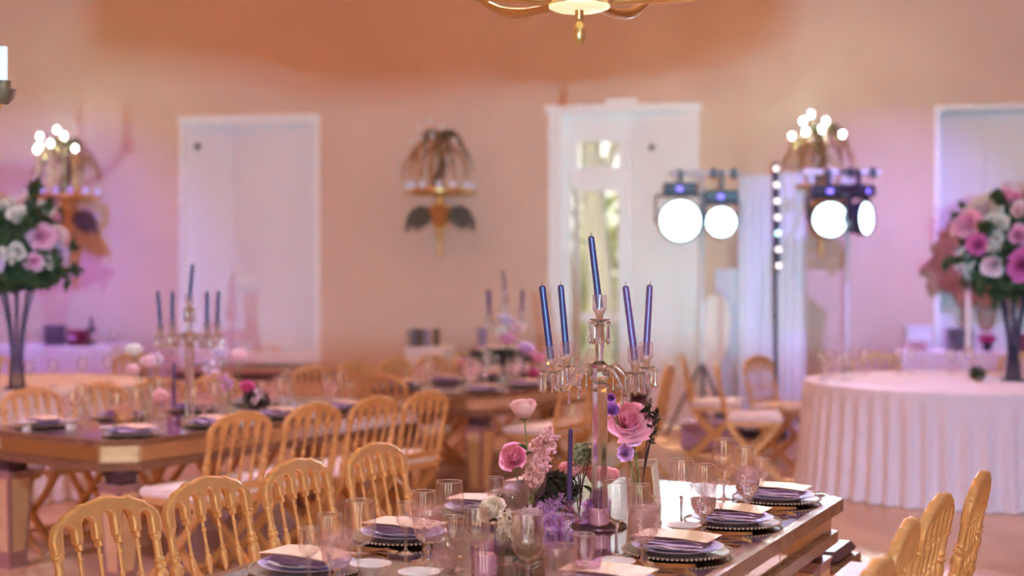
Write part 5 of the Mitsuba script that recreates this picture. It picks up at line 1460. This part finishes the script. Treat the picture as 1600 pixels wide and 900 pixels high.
def drape(label, px0, px1, py0, off, seed, folds):
    A, B = sp(px0, py0, off), sp(px1, py0, off); h = A[2]; L = np.linalg.norm((B - A)[:2]); u = (B - A) / L; n = folds * 8; g = np.random.default_rng(seed); v, f = [], []
    for i in range(n + 1):
        s = L * i / n; w = .035 * math.sin(2 * math.pi * folds * i / n + g.random() * .3)
        for z in (h, h * .6, .02):
            q = A + u * s + np.array([UY[0], UY[1], 0]) * w * (1 if z < h else .6); v.append((q[0], q[1], z))
    for i in range(n):
        for k in range(2):
            p = 3 * i + k; f += [[p, p + 1, p + 4], [p, p + 4, p + 3]]
    front = trimesh.Trimesh(v, f, process=False); bk = front.copy(); bk.apply_translation((0, .004, 0)); bk.invert(); t = Proto(); t.add('fabric', cat([front, bk]), 'scrim', True)
    t.add('top_rod', bar((A[0], A[1], h - .012), (B[0], B[1], h - .012), .02, .02, (0, 0, 1)), 'truss_white')
    for q in (A, B):
        t.add('upright', lathe([(0, 0), (.018, 0), (.018, h - .01), (0, h - .01)], 10), 'truss_white', 40, None, mv(q[0] + UY[0] * .05, q[1] + UY[1] * .05, 0))
    t.place('drape', label, 'drape')


drape('white fabric drape left of the bulb strip, lit lavender', 1156, 1207, 274, .62, 1, 4)
drape('white fabric drape right of the bulb strip, lit pale blue', 1218, 1258, 270, .62, 2, 3)
drape('lower white drape right of the door leaf behind the gold chairs', 1120, 1165, 420, .42, 3, 4)
spot('drape_light', (*(sp(1232, 640, 1.1)[:2]), .35), (*(sp(1236, 330, .62)[:2]), 2.2), (.8, .9, 1.0), 22, 8, .4)  # unseen floor lamp, placed to light the right drape
# beige rounded board, boxes and cables on the floor
bp = [(1098, 650), (1098, 480), (1104, 464), (1122, 458), (1137, 470), (1142, 500), (1138, 540), (1126, 575), (1124, 650)]
bb_ = [onwall(px, py, .5) for px, py in bp]; bb_ = [(a, max(z, .02)) for a, z in bb_]
bd = stand_up(slabs(Polygon(bb_), .03, .01, 3)); bd.invert(); bd.apply_translation((0, WALL - .5, 0))
pb = Proto(); pb.add('board', bd, 'beige_board'); pb.add('prop', bar((np.mean([p[0] for p in bb_]), WALL - .465, .8), (np.mean([p[0] for p in bb_]), WALL - .25, 0.0), .03, .02, (1, 0, 0)), 'ledge_wood')
pb.place('welcome_board', 'beige board with a rounded top leaning beside the white door leaf', 'board', ROOM_M)
case = Proto(); case.add('body', bx(-.26, .26, -.17, .17, .02, .20, .015), 'purple_case'); case.add('lid', bx(-.265, .265, -.175, .175, .20, .27, .015), 'purple_case'); case.add('latch', bx(-.03, .03, -.182, -.172, .17, .23, .004), 'gilt')
q = on(1110, 700, 0); case.place('equipment_case', 'violet equipment case on the floor right of the door', 'case', M4(mv(q[0], q[1], -.019), rz(-9)))
case2 = Proto(); case2.add('body', bx(-.34, .34, -.16, .16, .0, .17, .015), 'dj_black'); case2.add('lid', bx(-.345, .345, -.165, .165, .17, .22, .012), 'dj_black'); case2.add('handle', bx(-.08, .08, -.185, -.16, .10, .12, .004), 'truss_white')
q = on(1200, 702, 0); case2.place('equipment_case', 'black equipment case on the floor behind the sideways gold chair', 'case', M4(mv(q[0], q[1] + .9, .001), rz(-9)))
q = sp(1146, 600, .3)
yt = Proto(); yt.add('post', bx(-.03, .03, -.03, .03, 0, .62, .006), 'yellow_tape'); yt.add('foot', bx(-.10, .10, -.08, .08, 0, .03, .006), 'dj_black')
yt.place('floor_post', 'yellow post beside the violet equipment case', 'post', mv(q[0], q[1], 0))
# brown stool under the far right end of the front table
q = on(1264, 868, .45)
st = Proto(); st.add('seat_frame', bx(-.17, .17, -.17, .17, .42, .45, .006), 'table_wood'); st.add('cushion', bx(-.155, .155, -.155, .155, .45, .50, .02), 'leg_collar')
for sx in (-1, 1):
    for sy in (-1, 1):
        st.add('leg', bx(sx * .155 - .016, sx * .155 + .016, sy * .155 - .016, sy * .155 + .016, 0, .42, .004), 'table_wood')
for s in (-1, 1):
    st.add('rail', bx(-.15, .15, s * .155 - .01, s * .155 + .01, .33, .36, .003), 'gold_paint')
st.place('stool', 'small dark stool pushed under the far right end of the front table', 'stool', M4(mv(q[0], q[1], 0), rz(-A1)))
